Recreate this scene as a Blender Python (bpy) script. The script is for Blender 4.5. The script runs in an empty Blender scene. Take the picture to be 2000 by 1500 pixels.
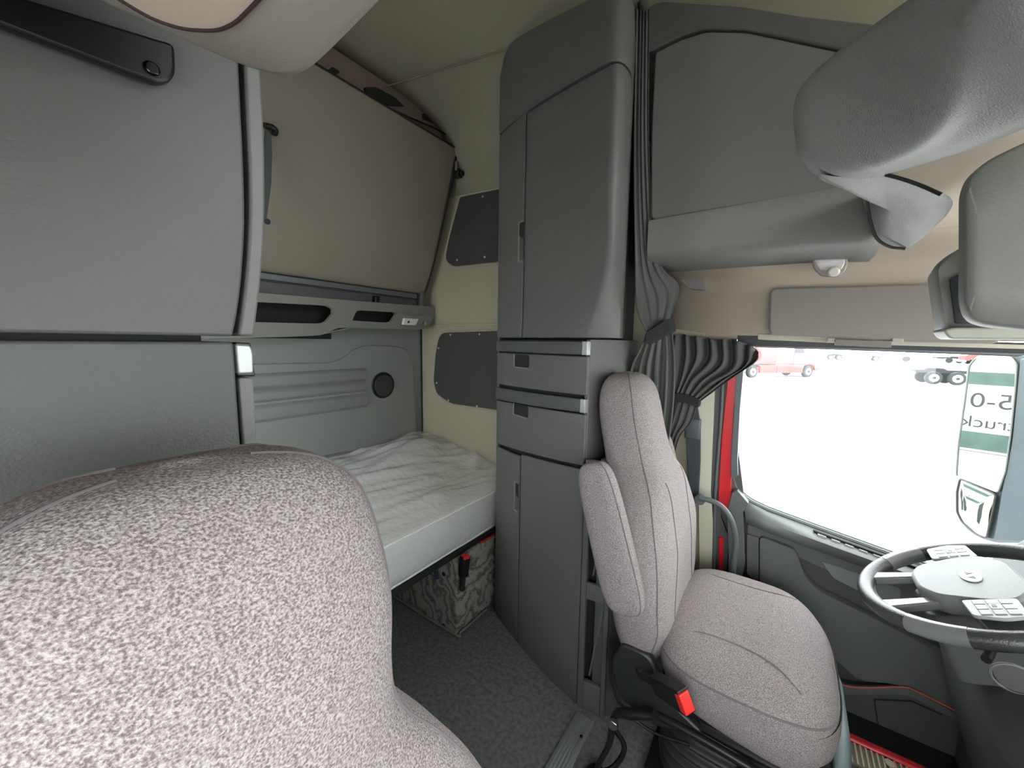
import bpy, bmesh, math, random
from mathutils import Vector, Matrix, noise
random.seed(7)
# ------------------------------------------------------------------ camera
S = bpy.context.scene
COL = S.collection
F = 750.0
CAM = Vector((0, 0, 1.45))
yv = Vector((530, 75, -750)).normalized()
nx = Vector((-1075.3, 99, -750)); nx = (nx - nx.dot(yv)*yv).normalized()
xv = -nx; zv = xv.cross(yv)
RW = Matrix((xv, yv, zv))                     # world = RW @ camera-space
cd = bpy.data.cameras.new('camera'); cam = bpy.data.objects.new('camera', cd); COL.objects.link(cam)
cd.sensor_fit = 'HORIZONTAL'; cd.sensor_width = 36; cd.lens = 36*F/2000
cd.clip_start = 0.02; cd.clip_end = 500
cam.matrix_world = Matrix.Translation(CAM) @ RW.to_4x4()
S.camera = cam
# ------------------------------------------------------------------ daylight and exposure
S.view_settings.view_transform = 'Standard'; S.view_settings.look = 'None'
S.view_settings.gamma = 1; S.view_settings.use_curve_mapping = False
S.view_settings.exposure = 3.28
w = bpy.data.worlds.new('sky'); S.world = w; w.use_nodes = True
bg = w.node_tree.nodes['Background']; bg.inputs[0].default_value = (0.93, 0.97, 1.0, 1); bg.inputs[1].default_value = 1.0

def W(px, py, ax, val):
    """point of the place seen at a photograph position, on the plane ax = val"""
    d = RW @ Vector((px-1000, 750-py, -F)); k = 'xyz'.index(ax)
    return CAM + d*((val-CAM[k])/d[k])
def WP(pts, ax, val): return [W(x, y, ax, val) for x, y in pts]

# ------------------------------------------------------------------ materials
MATS = {}
def srgb(c): return tuple((x/255/12.92 if x/255 <= .04045 else ((x/255+.055)/1.055)**2.4) for x in c) + (1,)
def mat(name, col, rough=.6, bump=0, scale=400, metal=0, spec=.5, col2=None, cscale=None, coat=0, alpha=1, detail=2, stretch=None):
    if name in MATS: return MATS[name]
    m = bpy.data.materials.new(name); m.use_nodes = True; nt = m.node_tree
    b = nt.nodes['Principled BSDF']
    b.inputs['Base Color'].default_value = col if len(col) == 4 else (*col, 1)
    b.inputs['Roughness'].default_value = rough; b.inputs['Metallic'].default_value = metal
    b.inputs['Specular IOR Level'].default_value = spec
    b.inputs['Coat Weight'].default_value = coat; b.inputs['Alpha'].default_value = alpha
    tc = nt.nodes.new('ShaderNodeTexCoord'); src = tc.outputs['Object']
    if stretch:
        mp = nt.nodes.new('ShaderNodeMapping'); mp.inputs['Scale'].default_value = stretch
        nt.links.new(src, mp.inputs[0]); src = mp.outputs[0]
    if col2:
        n = nt.nodes.new('ShaderNodeTexNoise'); n.inputs['Scale'].default_value = cscale or scale; n.inputs['Detail'].default_value = detail
        nt.links.new(src, n.inputs['Vector'])
        r = nt.nodes.new('ShaderNodeValToRGB'); r.color_ramp.elements[0].position = .36; r.color_ramp.elements[1].position = .64
        r.color_ramp.elements[0].color = col if len(col) == 4 else (*col, 1); r.color_ramp.elements[1].color = col2 if len(col2) == 4 else (*col2, 1)
        nt.links.new(n.outputs[0], r.inputs[0]); nt.links.new(r.outputs[0], b.inputs['Base Color'])
    if bump:
        n = nt.nodes.new('ShaderNodeTexNoise'); n.inputs['Scale'].default_value = scale; n.inputs['Detail'].default_value = 3
        nt.links.new(src, n.inputs['Vector'])
        bp = nt.nodes.new('ShaderNodeBump'); bp.inputs['Strength'].default_value = bump; bp.inputs['Distance'].default_value = .002
        nt.links.new(n.outputs[0], bp.inputs['Height']); nt.links.new(bp.outputs[0], b.inputs['Normal'])
    MATS[name] = m; return m
PLAST = mat('grey_plastic', (.108, .108, .098), .48, .25, 500)
PLASTD = mat('dark_grey_plastic', (.075, .080, .078), .5, .2, 500)
DOORP = mat('door_plastic', (.115, .127, .121), .55, .2, 500)
LEATH = mat('grained_console_plastic', (.36, .36, .345), .42, .55, 320)
OVER = mat('overhead_plastic', (.10, .094, .088), .5, .3, 400)
TRIMC = mat('pale_header_plastic', (.40, .35, .31), .6, .15, 500)
REARP = mat('rear_wall_plastic', (.23, .24, .225), .5, .1, 400)
BEIGE = mat('beige_vinyl', (.36, .325, .235), .75, .3, 300)
HEADL = mat('headliner_beige', (.56, .475, .38), .8, .2, 500)
CEIL = mat('ceiling_vinyl', (.29, .265, .20), .8, .3, 300)
BUNK = mat('bunk_vinyl', (.225, .195, .155), .7, .2, 300)
BLACK = mat('black_plastic', (.008, .008, .009), .4)
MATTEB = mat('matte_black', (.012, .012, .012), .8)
BELLM = mat('black_rubber', (.018, .02, .021), .42)
FAB = mat('grey_mottled_fabric', (.145, .121, .118), .95, .9, 520, col2=(.42, .376, .368), cscale=520, spec=.15, stretch=(1, .8, 1), detail=3)
PIPE = mat('seat_seam', (.16, .14, .14), .9)
CARP = mat('floor_carpet', (.13, .14, .137), 1, .9, 500, col2=(.20, .212, .206), cscale=60, spec=.1)
SILVER = mat('brushed_silver', (.40, .41, .40), .35, metal=.35)
ALU = mat('ribbed_aluminium', (.42, .45, .43), .4, metal=.5)
RED = mat('red_paint', (.62, .012, .02), .3, coat=.5)
REDP = mat('red_button', (.75, .03, .025), .4)
CURT = mat('curtain_cloth', (.08, .08, .075), .75, .3, 600)
BLANK = mat('dark_blanking_panel', (.042, .043, .038), .7, .2, 400)
STEEL = mat('steel', (.5, .5, .5), .3, metal=1)
ORANGE = mat('orange_piping', (.6, .13, .07), .6)
CREAM = mat('cream_jamb', (.55, .53, .42), .5)
WHITE = mat('white_plastic', (.75, .74, .76), .4)
FOAM = mat('mattress_ticking', (.78, .70, .60), .9, .2, 300)
LENS = mat('clear_lens', (.75, .7, .66), .12, coat=.8)
WHEELP = mat('steering_wheel_leather', (.05, .052, .052), .27, .5, 300)
HUBP = mat('hub_plastic', (.19, .20, .195), .42, .3, 500)
BTN = mat('button_pad', (.33, .34, .34), .35)
MIRH = mat('mirror_housing', (.10, .135, .15), .4, .1, 100)

def glass_mat(name, tint, refl=.06):
    m = bpy.data.materials.new(name); m.use_nodes = True; nt = m.node_tree; nt.nodes.clear()
    o = nt.nodes.new('ShaderNodeOutputMaterial'); t = nt.nodes.new('ShaderNodeBsdfTransparent'); g = nt.nodes.new('ShaderNodeBsdfGlossy')
    t.inputs[0].default_value = (*tint, 1); g.inputs['Roughness'].default_value = .02
    mx = nt.nodes.new('ShaderNodeMixShader'); mx.inputs[0].default_value = refl
    nt.links.new(t.outputs[0], mx.inputs[1]); nt.links.new(g.outputs[0], mx.inputs[2]); nt.links.new(mx.outputs[0], o.inputs[0])
    return m
GLASS = glass_mat('window_glass', (.97, .99, .98))
MIRROR = mat('mirror_glass_coating', (.86, .92, .9), .0, metal=1)

def wavecarpet():
    m = bpy.data.materials.new('swirled_grey_carpet'); m.use_nodes = True; nt = m.node_tree; b = nt.nodes['Principled BSDF']
    tc = nt.nodes.new('ShaderNodeTexCoord')
    mp = nt.nodes.new('ShaderNodeMapping'); mp.inputs['Rotation'].default_value = (.5, .6, .3)
    wv = nt.nodes.new('ShaderNodeTexWave'); wv.inputs['Scale'].default_value = 5; wv.inputs['Distortion'].default_value = 14
    wv.inputs['Detail'].default_value = 3; wv.inputs['Detail Scale'].default_value = 1.8
    n = nt.nodes.new('ShaderNodeTexNoise'); n.inputs['Scale'].default_value = 260
    mx = nt.nodes.new('ShaderNodeMath'); mx.operation = 'MULTIPLY_ADD'; mx.inputs[1].default_value = .9
    r = nt.nodes.new('ShaderNodeValToRGB'); r.color_ramp.elements[0].position = .42; r.color_ramp.elements[1].position = .66
    r.color_ramp.elements[0].color = (.07, .07, .06, 1); r.color_ramp.elements[1].color = (.30, .295, .25, 1)
    nt.links.new(tc.outputs['Object'], mp.inputs[0]); nt.links.new(mp.outputs[0], wv.inputs[0]); nt.links.new(tc.outputs['Object'], n.inputs['Vector'])
    nt.links.new(n.outputs[0], mx.inputs[0]); 
    m2 = nt.nodes.new('ShaderNodeMath'); m2.operation = 'MULTIPLY'; m2.inputs[1].default_value = .30
    nt.links.new(wv.outputs['Fac'], m2.inputs[0]); nt.links.new(m2.outputs[0], mx.inputs[2])
    nt.links.new(mx.outputs[0], r.inputs[0]); nt.links.new(r.outputs[0], b.inputs['Base Color']); b.inputs['Roughness'].default_value = 1
    return m
SWIRL = wavecarpet()
SHELF = mat('shelf_plastic', (.20, .20, .172), .5, .1, 400)
def plasticfilm():
    m = mat('clear_plastic_film', (.90, .91, .88), .10, 1.0, 34, coat=.8, alpha=.72, spec=1.0)
    for n in m.node_tree.nodes:
        if n.type == 'BUMP': n.inputs['Distance'].default_value = .006
    return m
FILM = plasticfilm()
GROUND = mat('pale_gravel', (.55, .55, .54), .95, .5, 4, col2=(.68, .68, .67), cscale=.6)

# ------------------------------------------------------------------ object helpers
def new(name, verts, faces, m, parent=None, smooth=True, bevel=0, segs=2, sub=0, angle=35):
    me = bpy.data.meshes.new(name); me.from_pydata([tuple(v) for v in verts], [], faces); me.validate(); 
    bm = bmesh.new(); bm.from_mesh(me); bmesh.ops.recalc_face_normals(bm, faces=bm.faces); bm.to_mesh(me); bm.free()
    o = bpy.data.objects.new(name, me); COL.objects.link(o); o.data.materials.append(m)
    if smooth:
        for p in me.polygons: p.use_smooth = True
        me.set_sharp_from_angle(angle=math.radians(angle))
    if bevel:
        b = o.modifiers.new('bevel', 'BEVEL'); b.width = bevel; b.segments = segs; b.limit_method = 'ANGLE'; b.angle_limit = math.radians(40); b.harden_normals = False
        for p in me.polygons: p.use_smooth = True
        me.set_sharp_from_angle(angle=math.radians(180))
    if sub:
        s = o.modifiers.new('sub', 'SUBSURF'); s.levels = sub; s.render_levels = sub
    if parent: o.parent = parent
    return o
def empty(name, label=None, cat=None, group=None, loc=(0, 0, 0), kind=None):
    e = bpy.data.objects.new(name, None); COL.objects.link(e); e.empty_display_size = .05
    e.location = loc
    return tag(e, label, cat, group, kind)
def tag(o, label=None, cat=None, group=None, kind=None):
    if label: o['label'] = label
    if cat: o['category'] = cat
    if group: o['group'] = group
    if kind: o['kind'] = kind
    return o
def struct(o): o['kind'] = 'structure'; return o
def box(name, a, b, m, parent=None, bevel=0.004, segs=2):
    x0, y0, z0 = a; x1, y1, z1 = b
    v = [(x0,y0,z0),(x1,y0,z0),(x1,y1,z0),(x0,y1,z0),(x0,y0,z1),(x1,y0,z1),(x1,y1,z1),(x0,y1,z1)]
    f = [(0,3,2,1),(4,5,6,7),(0,1,5,4),(1,2,6,5),(2,3,7,6),(3,0,4,7)]
    return new(name, v, f, m, parent, bevel=bevel, segs=segs)
def rnd(pts, r=.02, n=5):
    """round the corners of a closed 3-D polygon; r may be a list"""
    out = []; N = len(pts)
    for i, p in enumerate(pts):
        p = Vector(p); a = Vector(pts[i-1]); c = Vector(pts[(i+1) % N]); rr = r[i] if isinstance(r, (list, tuple)) else r
        da = (a-p); dc = (c-p); k = min(rr, da.length*.45, dc.length*.45)
        if k < 1e-4: out.append(p); continue
        A = p+da.normalized()*k; B = p+dc.normalized()*k
        for j in range(n+1):
            t = j/n; out.append(A*(1-t)**2 + p*2*t*(1-t) + B*t*t)
    return out
def prism(name, poly, off, m, parent=None, bevel=.003, segs=2):
    off = Vector(off); n = len(poly); v = [Vector(p) for p in poly] + [Vector(p)+off for p in poly]
    f = [tuple(range(n)), tuple(range(2*n-1, n-1, -1))] + [(i, (i+1) % n, n+(i+1) % n, n+i) for i in range(n)]
    o = new(name, v, f, m, parent, bevel=0, segs=segs)
    if bevel:
        b = o.modifiers.new('bevel', 'BEVEL'); b.width = bevel; b.segments = segs; b.limit_method = 'ANGLE'; b.angle_limit = math.radians(50)
    return o
def smoothpath(pts, n=8, closed=False):
    P = [Vector(p) for p in pts]; out = []; N = len(P); R = N if closed else N-1
    for i in range(R):
        p1 = P[i]; p2 = P[(i+1) % N]
        p0 = P[i-1] if (i > 0 or closed) else p1*2-p2
        p3 = P[(i+2) % N] if (i+2 < N or closed) else p2*2-p1
        for j in range(n):
            t = j/n
            out.append(.5*((2*p1)+(p2-p0)*t+(2*p0-5*p1+4*p2-p3)*t*t+(3*p1-p0-3*p2+p3)*t**3))
    if not closed: out.append(P[-1])
    return out
def tubegeo(pts, r, seg=8, closed=False, flat=None):
    V = []; Fc = []; N = len(pts); up = None
    for i, p in enumerate(pts):
        a = pts[(i-1) % N] if (i or closed) else p; b = pts[(i+1) % N] if (i < N-1 or closed) else p
        t = (Vector(b)-Vector(a)).normalized()
        if up is None:
            up = Vector((0, 0, 1)) if abs(t.z) < .9 else Vector((1, 0, 0))
        s = t.cross(up).normalized(); up = s.cross(t).normalized()
        rr = r[i] if isinstance(r, (list, tuple)) else r
        for k in range(seg):
            an = 2*math.pi*k/seg
            V.append(Vector(p)+s*math.cos(an)*rr+up*math.sin(an)*rr*(flat or 1))
    M = N if closed else N-1
    for i in range(M):
        for k in range(seg):
            a = i*seg+k; b = i*seg+(k+1) % seg; j = (i+1) % N
            Fc.append((a, b, j*seg+(k+1) % seg, j*seg+k))
    if not closed:
        Fc.append(tuple(range(seg-1, -1, -1))); Fc.append(tuple(range((N-1)*seg, N*seg)))
    return V, Fc
def tube(name, pts, r, m, parent=None, seg=8, closed=False, n=6, flat=None):
    P = smoothpath(pts, n, closed) if n > 1 else [Vector(p) for p in pts]
    if isinstance(r, (list, tuple)):
        rr = []; 
        for i in range(len(P)):
            u = i/(len(P)-1)*(len(r)-1); k = min(int(u), len(r)-2); rr.append(r[k]+(r[k+1]-r[k])*(u-k))
        r = rr
    V, Fc = tubegeo(P, r, seg, closed, flat); return new(name, V, Fc, m, parent, angle=60)
def join_geo(parts):
    V = []; Fc = []
    for v, f in parts:
        o = len(V); V += list(v); Fc += [tuple(i+o for i in q) for q in f]
    return V, Fc
def boxgeo(a, b):
    x0, y0, z0 = a; x1, y1, z1 = b
    return [Vector(q) for q in [(x0,y0,z0),(x1,y0,z0),(x1,y1,z0),(x0,y1,z0),(x0,y0,z1),(x1,y0,z1),(x1,y1,z1),(x0,y1,z1)]], [(0,3,2,1),(4,5,6,7),(0,1,5,4),(1,2,6,5),(2,3,7,6),(3,0,4,7)]
def prismgeo(poly, off):
    off = Vector(off); n = len(poly); v = [Vector(p) for p in poly] + [Vector(p)+off for p in poly]
    return v, [tuple(range(n)), tuple(range(2*n-1, n-1, -1))] + [(i, (i+1) % n, n+(i+1) % n, n+i) for i in range(n)]
def loftgeo(rings, cap=True):
    V = [p for r in rings for p in r]; n = len(rings[0]); Fc = []
    for i in range(len(rings)-1):
        for k in range(n):
            Fc.append((i*n+k, i*n+(k+1) % n, (i+1)*n+(k+1) % n, (i+1)*n+k))
    if cap: Fc.append(tuple(range(n-1, -1, -1))); Fc.append(tuple(range((len(rings)-1)*n, len(rings)*n)))
    return V, Fc
def loft(name, rings, m, parent=None, cap=True, sub=0, angle=50, bevel=0):
    V, Fc = loftgeo(rings, cap); return new(name, V, Fc, m, parent, sub=sub, angle=angle, bevel=bevel)
def grid(name, rows, m, parent=None, thick=0, sub=0, angle=60):
    """sheet through rows of points, given a real thickness"""
    n = len(rows[0]); V = [p for r in rows for p in r]
    Fc = [(i*n+k, i*n+k+1, (i+1)*n+k+1, (i+1)*n+k) for i in range(len(rows)-1) for k in range(n-1)]
    o = new(name, V, Fc, m, parent, angle=angle)
    if thick:
        s = o.modifiers.new('solid', 'SOLIDIFY'); s.thickness = thick; s.offset = 0
    if sub:
        s = o.modifiers.new('sub', 'SUBSURF'); s.levels = sub; s.render_levels = sub
    return o
def disc(name, c, nrm, r, h, m, parent=None, seg=32, bevel=.002):
    nrm = Vector(nrm).normalized(); a = nrm.orthogonal().normalized(); b = nrm.cross(a)
    poly = [Vector(c)+a*r*math.cos(2*math.pi*i/seg)+b*r*math.sin(2*math.pi*i/seg) for i in range(seg)]
    return prism(name, poly, nrm*h, m, parent, bevel=bevel)
def interp(keys, n):
    """keys: list of tuples, first value is the station; smooth interpolation"""
    out = []
    K = len(keys)
    for i in range(K-1):
        p1, p2 = keys[i], keys[i+1]; p0 = keys[i-1] if i else p1; p3 = keys[i+2] if i+2 < K else p2
        for j in range(n):
            t = j/n; row = []
            for c in range(len(p1)):
                a, b, d, e = p0[c], p1[c], p2[c], p3[c]
                m1 = (d-a)/2 if i else (d-b); m2 = (e-b)/2 if i+2 < K else (d-b)
                if (b-a)*(d-b) <= 0 and c: m1 = 0
                if (d-b)*(e-d) <= 0 and c: m2 = 0
                row.append((2*t**3-3*t*t+1)*b+(t**3-2*t*t+t)*m1+(-2*t**3+3*t*t)*d+(t**3-t*t)*m2)
            out.append(row)
    out.append(list(keys[-1])); return out
def sgnp(c, e): return math.copysign(abs(c)**(2/e), c)
def text(name, s, size, loc, rotm, m, parent, depth=.002):
    c = bpy.data.curves.new(name, 'FONT'); c.body = s; c.size = size; c.extrude = depth; c.align_x = 'CENTER'; c.align_y = 'CENTER'
    o = bpy.data.objects.new(name+'_tmp', c); COL.objects.link(o)
    bpy.context.view_layer.update()
    me = bpy.data.meshes.new_from_object(o.evaluated_get(bpy.context.evaluated_depsgraph_get()))
    bpy.data.objects.remove(o); me.materials.clear()
    o = bpy.data.objects.new(name, me); COL.objects.link(o); me.materials.append(m)
    o.matrix_world = Matrix.Translation(loc) @ rotm.to_4x4()
    if parent: o.parent = parent
    return o

YW = 1.95      # driver side wall
YP = -0.38     # passenger side
XR = -2.2      # rear wall
ZC = 2.80
# ================================================================== SETTING
struct(box('floor', (XR-.05, YP-.02, -.06), (1.55, YW+.03, 0), CARP, bevel=0))
# rear wall moulding with horizontal ribs
wr = struct(box('wall_rear', (XR-.05, YP-.02, 0), (XR, YW+.05, ZC+.1), REARP, bevel=0))
ribs = []
for (ya, yb) in (((500,733),(500,757)), ((500,765),(500,783)), ((500,795),(500,822))):
    p0 = W(*ya, 'x', XR); p1 = W(*yb, 'x', XR); q = W(712, 750, 'x', XR)
    z0, z1 = p1.z, p0.z
    poly = [(XR+.01, YP+.02, z0-.014), (XR+.030, YP+.02, z0+.008), (XR+.030, YP+.02, z1-.008), (XR+.01, YP+.02, z1+.014)]
    ribs.append(prismgeo(poly, (0, q.y-YP-.02, 0)))
v, f = join_geo(ribs); struct(new('trim_1', v, f, REARP, bevel=.006, segs=3))
# raised field of the moulding around the speaker
fldp = WP([(120,716),(640,708),(668,700),(690,682),(712,674),(775,676),(795,684),(806,712),(812,855),(380,940),(120,940)], 'x', XR)
struct(prism('trim_18', rnd([Vector((XR, p.y, p.z)) for p in fldp], .03), (.014, 0, 0), REARP, bevel=.008, segs=3))
# driver side wall: sleeper part and header above the door
wl = []
wl.append(boxgeo((XR, YW, 0), (-.36, YW+.05, ZC+.05)))
wl.append(boxgeo((-.36, YW, 1.475), (1.55, YW+.05, ZC+.05)))
wl.append(boxgeo((1.05, YW, 0), (1.55, YW+.05, 1.475)))
v, f = join_geo(wl); struct(new('wall_left', v, f, BEIGE, smooth=False))
wl = [boxgeo((XR, YP-.05, 0), (-1.22, YP, 1.0)), boxgeo((XR, YP-.05, 1.85), (-1.22, YP, ZC+.05)), boxgeo((XR, YP-.05, 1.0), (-2.1, YP, 1.85)), boxgeo((-1.22, YP-.05, 0), (-.25, YP, ZC+.05)), boxgeo((-.25, YP-.05, 1.55), (1.55, YP, ZC+.05)), boxgeo((-.25, YP-.05, 0), (1.55, YP, .75)), boxgeo((1.0, YP-.05, .75), (1.55, YP, 1.55))]  # gap left for the added bunk window that brings daylight in
v, f = join_geo(wl); struct(new('wall_right', v, f, BEIGE, smooth=False))
wl = [boxgeo((1.5, YP-.05, 0), (1.56, YW+.05, .98)), boxgeo((1.5, YP-.05, 1.62), (1.56, .75, 2.0)), boxgeo((1.5, .75, 1.80), (1.56, YW+.05, 2.0)), boxgeo((1.5, YP-.05, 2.62), (1.56, YW+.05, ZC+.05)), boxgeo((1.5, YP-.05, 2.0), (1.56, -.1, 2.62)), boxgeo((1.5, 1.7, 2.0), (1.56, YW+.05, 2.62))]  # windscreen opening raised on driver's half to light the seat; skylight opening added
v, f = join_geo(wl); struct(new('wall_front', v, f, CEIL, smooth=False))
# ceiling, dropping toward the side wall in a quarter curve
rows = []
sec = [(YP-.05, ZC-.02), (.3, ZC), (1.2, ZC), (1.55, ZC-.02), (1.78, ZC-.09), (1.90, ZC-.22), (1.955, ZC-.4)]
sm = smoothpath([Vector((0, a, b)) for a, b in sec], 5)
for x in (XR-.03, -1.2, -.4, .5, 1.56): rows.append([Vector((x, p.y, p.z)) for p in sm])
struct(grid('ceiling', rows, CEIL, thick=.02))
# rear corner bolster above the bunk
bol = [Vector((XR, 0, 2.60)), Vector((-1.83, 0, 2.63)), Vector((-1.80, 0, 2.72)), Vector((-1.80, 0, 2.79)), Vector((XR, 0, 2.79))]
struct(prism('trim_2', [p+Vector((0, YP, 0)) for p in bol], (0, YW-YP, 0), mat('maroon_vinyl', (.17, .125, .105), .8, .2, 300), bevel=.01))
# ceiling seam and side wall seams
s1 = [W(790,158,'z',ZC-.045), W(985,98,'z',ZC-.045)]
d = (s1[1]-s1[0]); struct(tube('trim_3', [s1[0]-d*.6, s1[0], s1[1], s1[1]+d*.4], .004, mat('seam_shadow_vinyl', (.16,.145,.11), .9), n=3))
struct(box('trim_4', (XR, YW-.012, 1.545), (-1.18, YW, 1.565), BEIGE, bevel=.004))
struct(tube('trim_5', [(-2.185, YW-.006, .6), (-2.185, YW-.006, 1.54)], .006, MATTEB, n=1))
# headliner over the driver, front header
hl = []
hd = rnd([(.32, .35, 1.80), (1.45, .35, 1.80), (1.45, YW, 1.80), (-.46, YW, 1.80), (-.46, 1.66, 1.80), (.25, 1.66, 1.80), (.25, 1.5, 1.80), (.13, 1.2, 1.80), (.16, 1.08, 1.80), (.25, .85, 1.80)], .02)
struct(prism('trim_6', hd, (0, 0, .03), HEADL))
# curved cove between header wall and headliner
cv = [Vector((0, YW-.006, 1.478)), Vector((0, YW-.008, 1.60)), Vector((0, 1.925, 1.69)), Vector((0, 1.87, 1.75)), Vector((0, 1.78, 1.79)), Vector((0, 1.68, 1.802))]
rows = [[Vector((x, p.y, p.z)) for p in smoothpath(cv, 5)] for x in (-.46, 0, .5, 1.4)]
struct(grid('trim_7', rows, HEADL, thick=.006))

# ================================================================== DRIVER DOOR AND WINDOW
door = empty('door_1', kind='structure')
def dpoly(name, pts, y, thick, m, r=.01, bevel=.003, parent=door):
    return prism(name, rnd(WP(pts, 'y', y), r), (0, thick, 0), m, parent, bevel=bevel)
# door skin in dark plastic, window aperture above it
dpoly('door_skin', [(1418,1010),(1450,972),(1600,1030),(1790,1095),(2080,1170),(2080,1520),(1640,1520),(1418,1200)], 1.955, .05, PLASTD)
# ledge under the glass
a = WP([(1447,968),(1500,995),(1600,1032),(1700,1068),(1800,1103),(1960,1155)], 'y', 1.955)
b_ = WP([(1455,1003),(1500,1022),(1600,1058),(1700,1094),(1760,1116),(1900,1168)], 'y', 1.90)
c_ = WP([(1458,1022),(1500,1040),(1600,1077),(1700,1112),(1760,1132),(1900,1182)], 'y', 1.905)
grid('window_ledge', [[p+Vector((0,.01,-.005)) for p in a], a, b_, c_], mat('ledge_plastic', (.16, .175, .165), .42, .2, 500), door, thick=.006)
dpoly('vent_strip', [(1588,1036),(1780,1104),(1900,1146),(1895,1156),(1770,1112),(1596,1052)], 1.925, .012, BLACK, r=.004)
for (x0, y0) in ((1597,1043),(1624,1053),(1651,1063),(1678,1073),(1706,1083),(1734,1093)):
    dpoly('vent_slot', [(x0,y0),(x0+17,y0+6),(x0+17,y0+11),(x0,y0+5)], 1.918, .008, mat('slot_edge', (.5,.53,.52), .4), r=.001, bevel=.001)
# mid band, lower panel and recess
dpoly('upper_trim_band', [(1459,1022),(1600,1077),(1700,1112),(1900,1182),(1900,1215),(1700,1150),(1600,1108),(1481,1050),(1459,1042)], 1.93, .03, DOORP)
dpoly('door_card', [(1484,1048),(1553,1074),(1573,1128),(1600,1155),(1660,1184),(1720,1215),(1850,1282),(1890,1330),(1935,1440),(1950,1500),(1900,1415),(1780,1345),(1740,1335),(1680,1330),(1650,1305),(1600,1260),(1484,1160)], 1.905, .04,
      DOORP, r=.02, bevel=.008)
dpoly('rear_door_card', [(1459,1044),(1482,1050),(1482,1140),(1459,1120)], 1.92, .03, DOORP, r=.003)
dpoly('armrest_pull', [(1603,1096),(1640,1108),(1760,1150),(1760,1185),(1700,1166),(1660,1146),(1628,1130)], 1.925, .02, mat('pull_plastic', (.2,.22,.21), .5), r=.01)
dpoly('door_lock_bezel', [(1735,1337),(1745,1338),(1742,1350),(1735,1349)], 1.93, .02, DOORP, r=.001)
dpoly('map_pocket', [(1620,1334),(1665,1348),(1765,1350),(1793,1362),(1925,1430),(1960,1520),(1720,1520),(1640,1490),(1560,1420)], 1.90, .05, PLASTD, r=.01)
tube('piping', WP([(1615,1322),(1635,1332),(1660,1341),(1700,1343),(1765,1342),(1792,1351),(1850,1380),(1925,1422)], 'y', 1.895), .0028, ORANGE, door)
dpoly('pocket_rim', [(1612,1325),(1635,1334),(1660,1343),(1700,1345),(1765,1344),(1792,1353),(1925,1425),(1930,1440),(1790,1366),(1760,1357),(1700,1357),(1655,1357),(1612,1342)], 1.893, .02, DOORP, r=.004)
dpoly('pocket_lid_line', [(1706,1365),(1780,1368),(1840,1395),(1841,1398),(1780,1371),(1709,1368),(1722,1455),(1719,1455)], 1.898, .004, MATTEB, r=0, bevel=0)
# window frame + glass
win = empty('window_1', kind='structure')
ap = WP([(1440,735),(1438,800),(1433,930),(1441,955),(1462,975),(1500,993),(1600,1030),(1700,1066),(1800,1102),(1960,1158),(2080,1200),(2080,672),(1985,690),(1700,680),(1500,674),(1446,672)], 'y', 1.965)
apo = rnd(ap, [.01,.0,.06,.04,.03,.0,0,0,0,0,0,.05,.0,0,0,.03], 4)
V, Fc = tubegeo(apo, .012, 6, True); new('window_seal', V, Fc, mat('seal_rubber', (.03,.035,.036), .5), win)
new('glass', [p+Vector((0,.01,0)) for p in apo], [tuple(range(len(apo)))], GLASS, win)
V, Fc = tubegeo([p+Vector((0,-.012,0)) for p in apo], .009, 6, True); new('inner_seal_lip', V, Fc, mat('lip_grey', (.17,.19,.19), .4), win)
# small print etched in the corner of the pane
mk = mat('etched_mark', (.45,.45,.45), .8)
c0 = W(1475, 948, 'y', 1.968)
for k, (dz, wd) in enumerate(((.008,.012),(.002,.016),(-.005,.008))):
    box('etched_line', (c0.x-wd, 1.969, c0.z+dz-.0012), (c0.x+wd, 1.972, c0.z+dz+.0012), mk, win, bevel=0)
# B pillar, jambs, red door edge
def vstrip(name, pts, y, thick, m, struct_=True, parent=None):
    o = prism(name, rnd(WP(pts, 'y', y), .003), (0, thick, 0), m, parent)
    return struct(o) if struct_ else o
vstrip('trim_9', [(1300,640),(1375,650),(1412,720),(1396,985),(1376,1120),(1300,1160)], 1.93, .03, BEIGE)
vstrip('trim_10', [(1362,700),(1396,760),(1388,960),(1392,1010),(1394,1120),(1366,1120)], 1.915, .03, CREAM)
vstrip('trim_11', [(1398,700),(1436,700),(1424,830),(1408,1010),(1424,1050),(1418,1150),(1384,1150),(1388,960),(1394,830)], 1.925, .03, PLASTD)
tube('pillar_seal', WP([(1412,735),(1407,830),(1397,960),(1395,1060),(1393,1120)], 'y', 1.92), .008, mat('seal_grey', (.09,.1,.1), .5), door)
vstrip('door_edge', [(1425,700),(1446,700),(1434,800),(1428,900),(1428,960),(1434,985),(1416,1000),(1402,985),(1410,850)], 1.915, .04, RED, False, door)
vstrip('door_edge', [(1404,1050),(1413,1050),(1412,1150),(1404,1150)], 1.915, .02, RED, False, door)
vstrip('frame_post', [(1441,700),(1455,690),(1445,800),(1440,900),(1441,930),(1428,935),(1428,890),(1434,800)], 1.91, .04, mat('frame_grey', (.10,.12,.125), .4), False, door)
vstrip('frame_corner', [(1430,962),(1440,958),(1462,984),(1452,1000),(1455,1100),(1445,1150),(1425,1150),(1420,1000)], 1.905, .04, DOORP, False, door)
vstrip('seal_backing', [(1418,880),(1442,880),(1455,985),(1455,1060),(1395,1060),(1395,990)], 1.945, .02, PLASTD, False, door)
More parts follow.
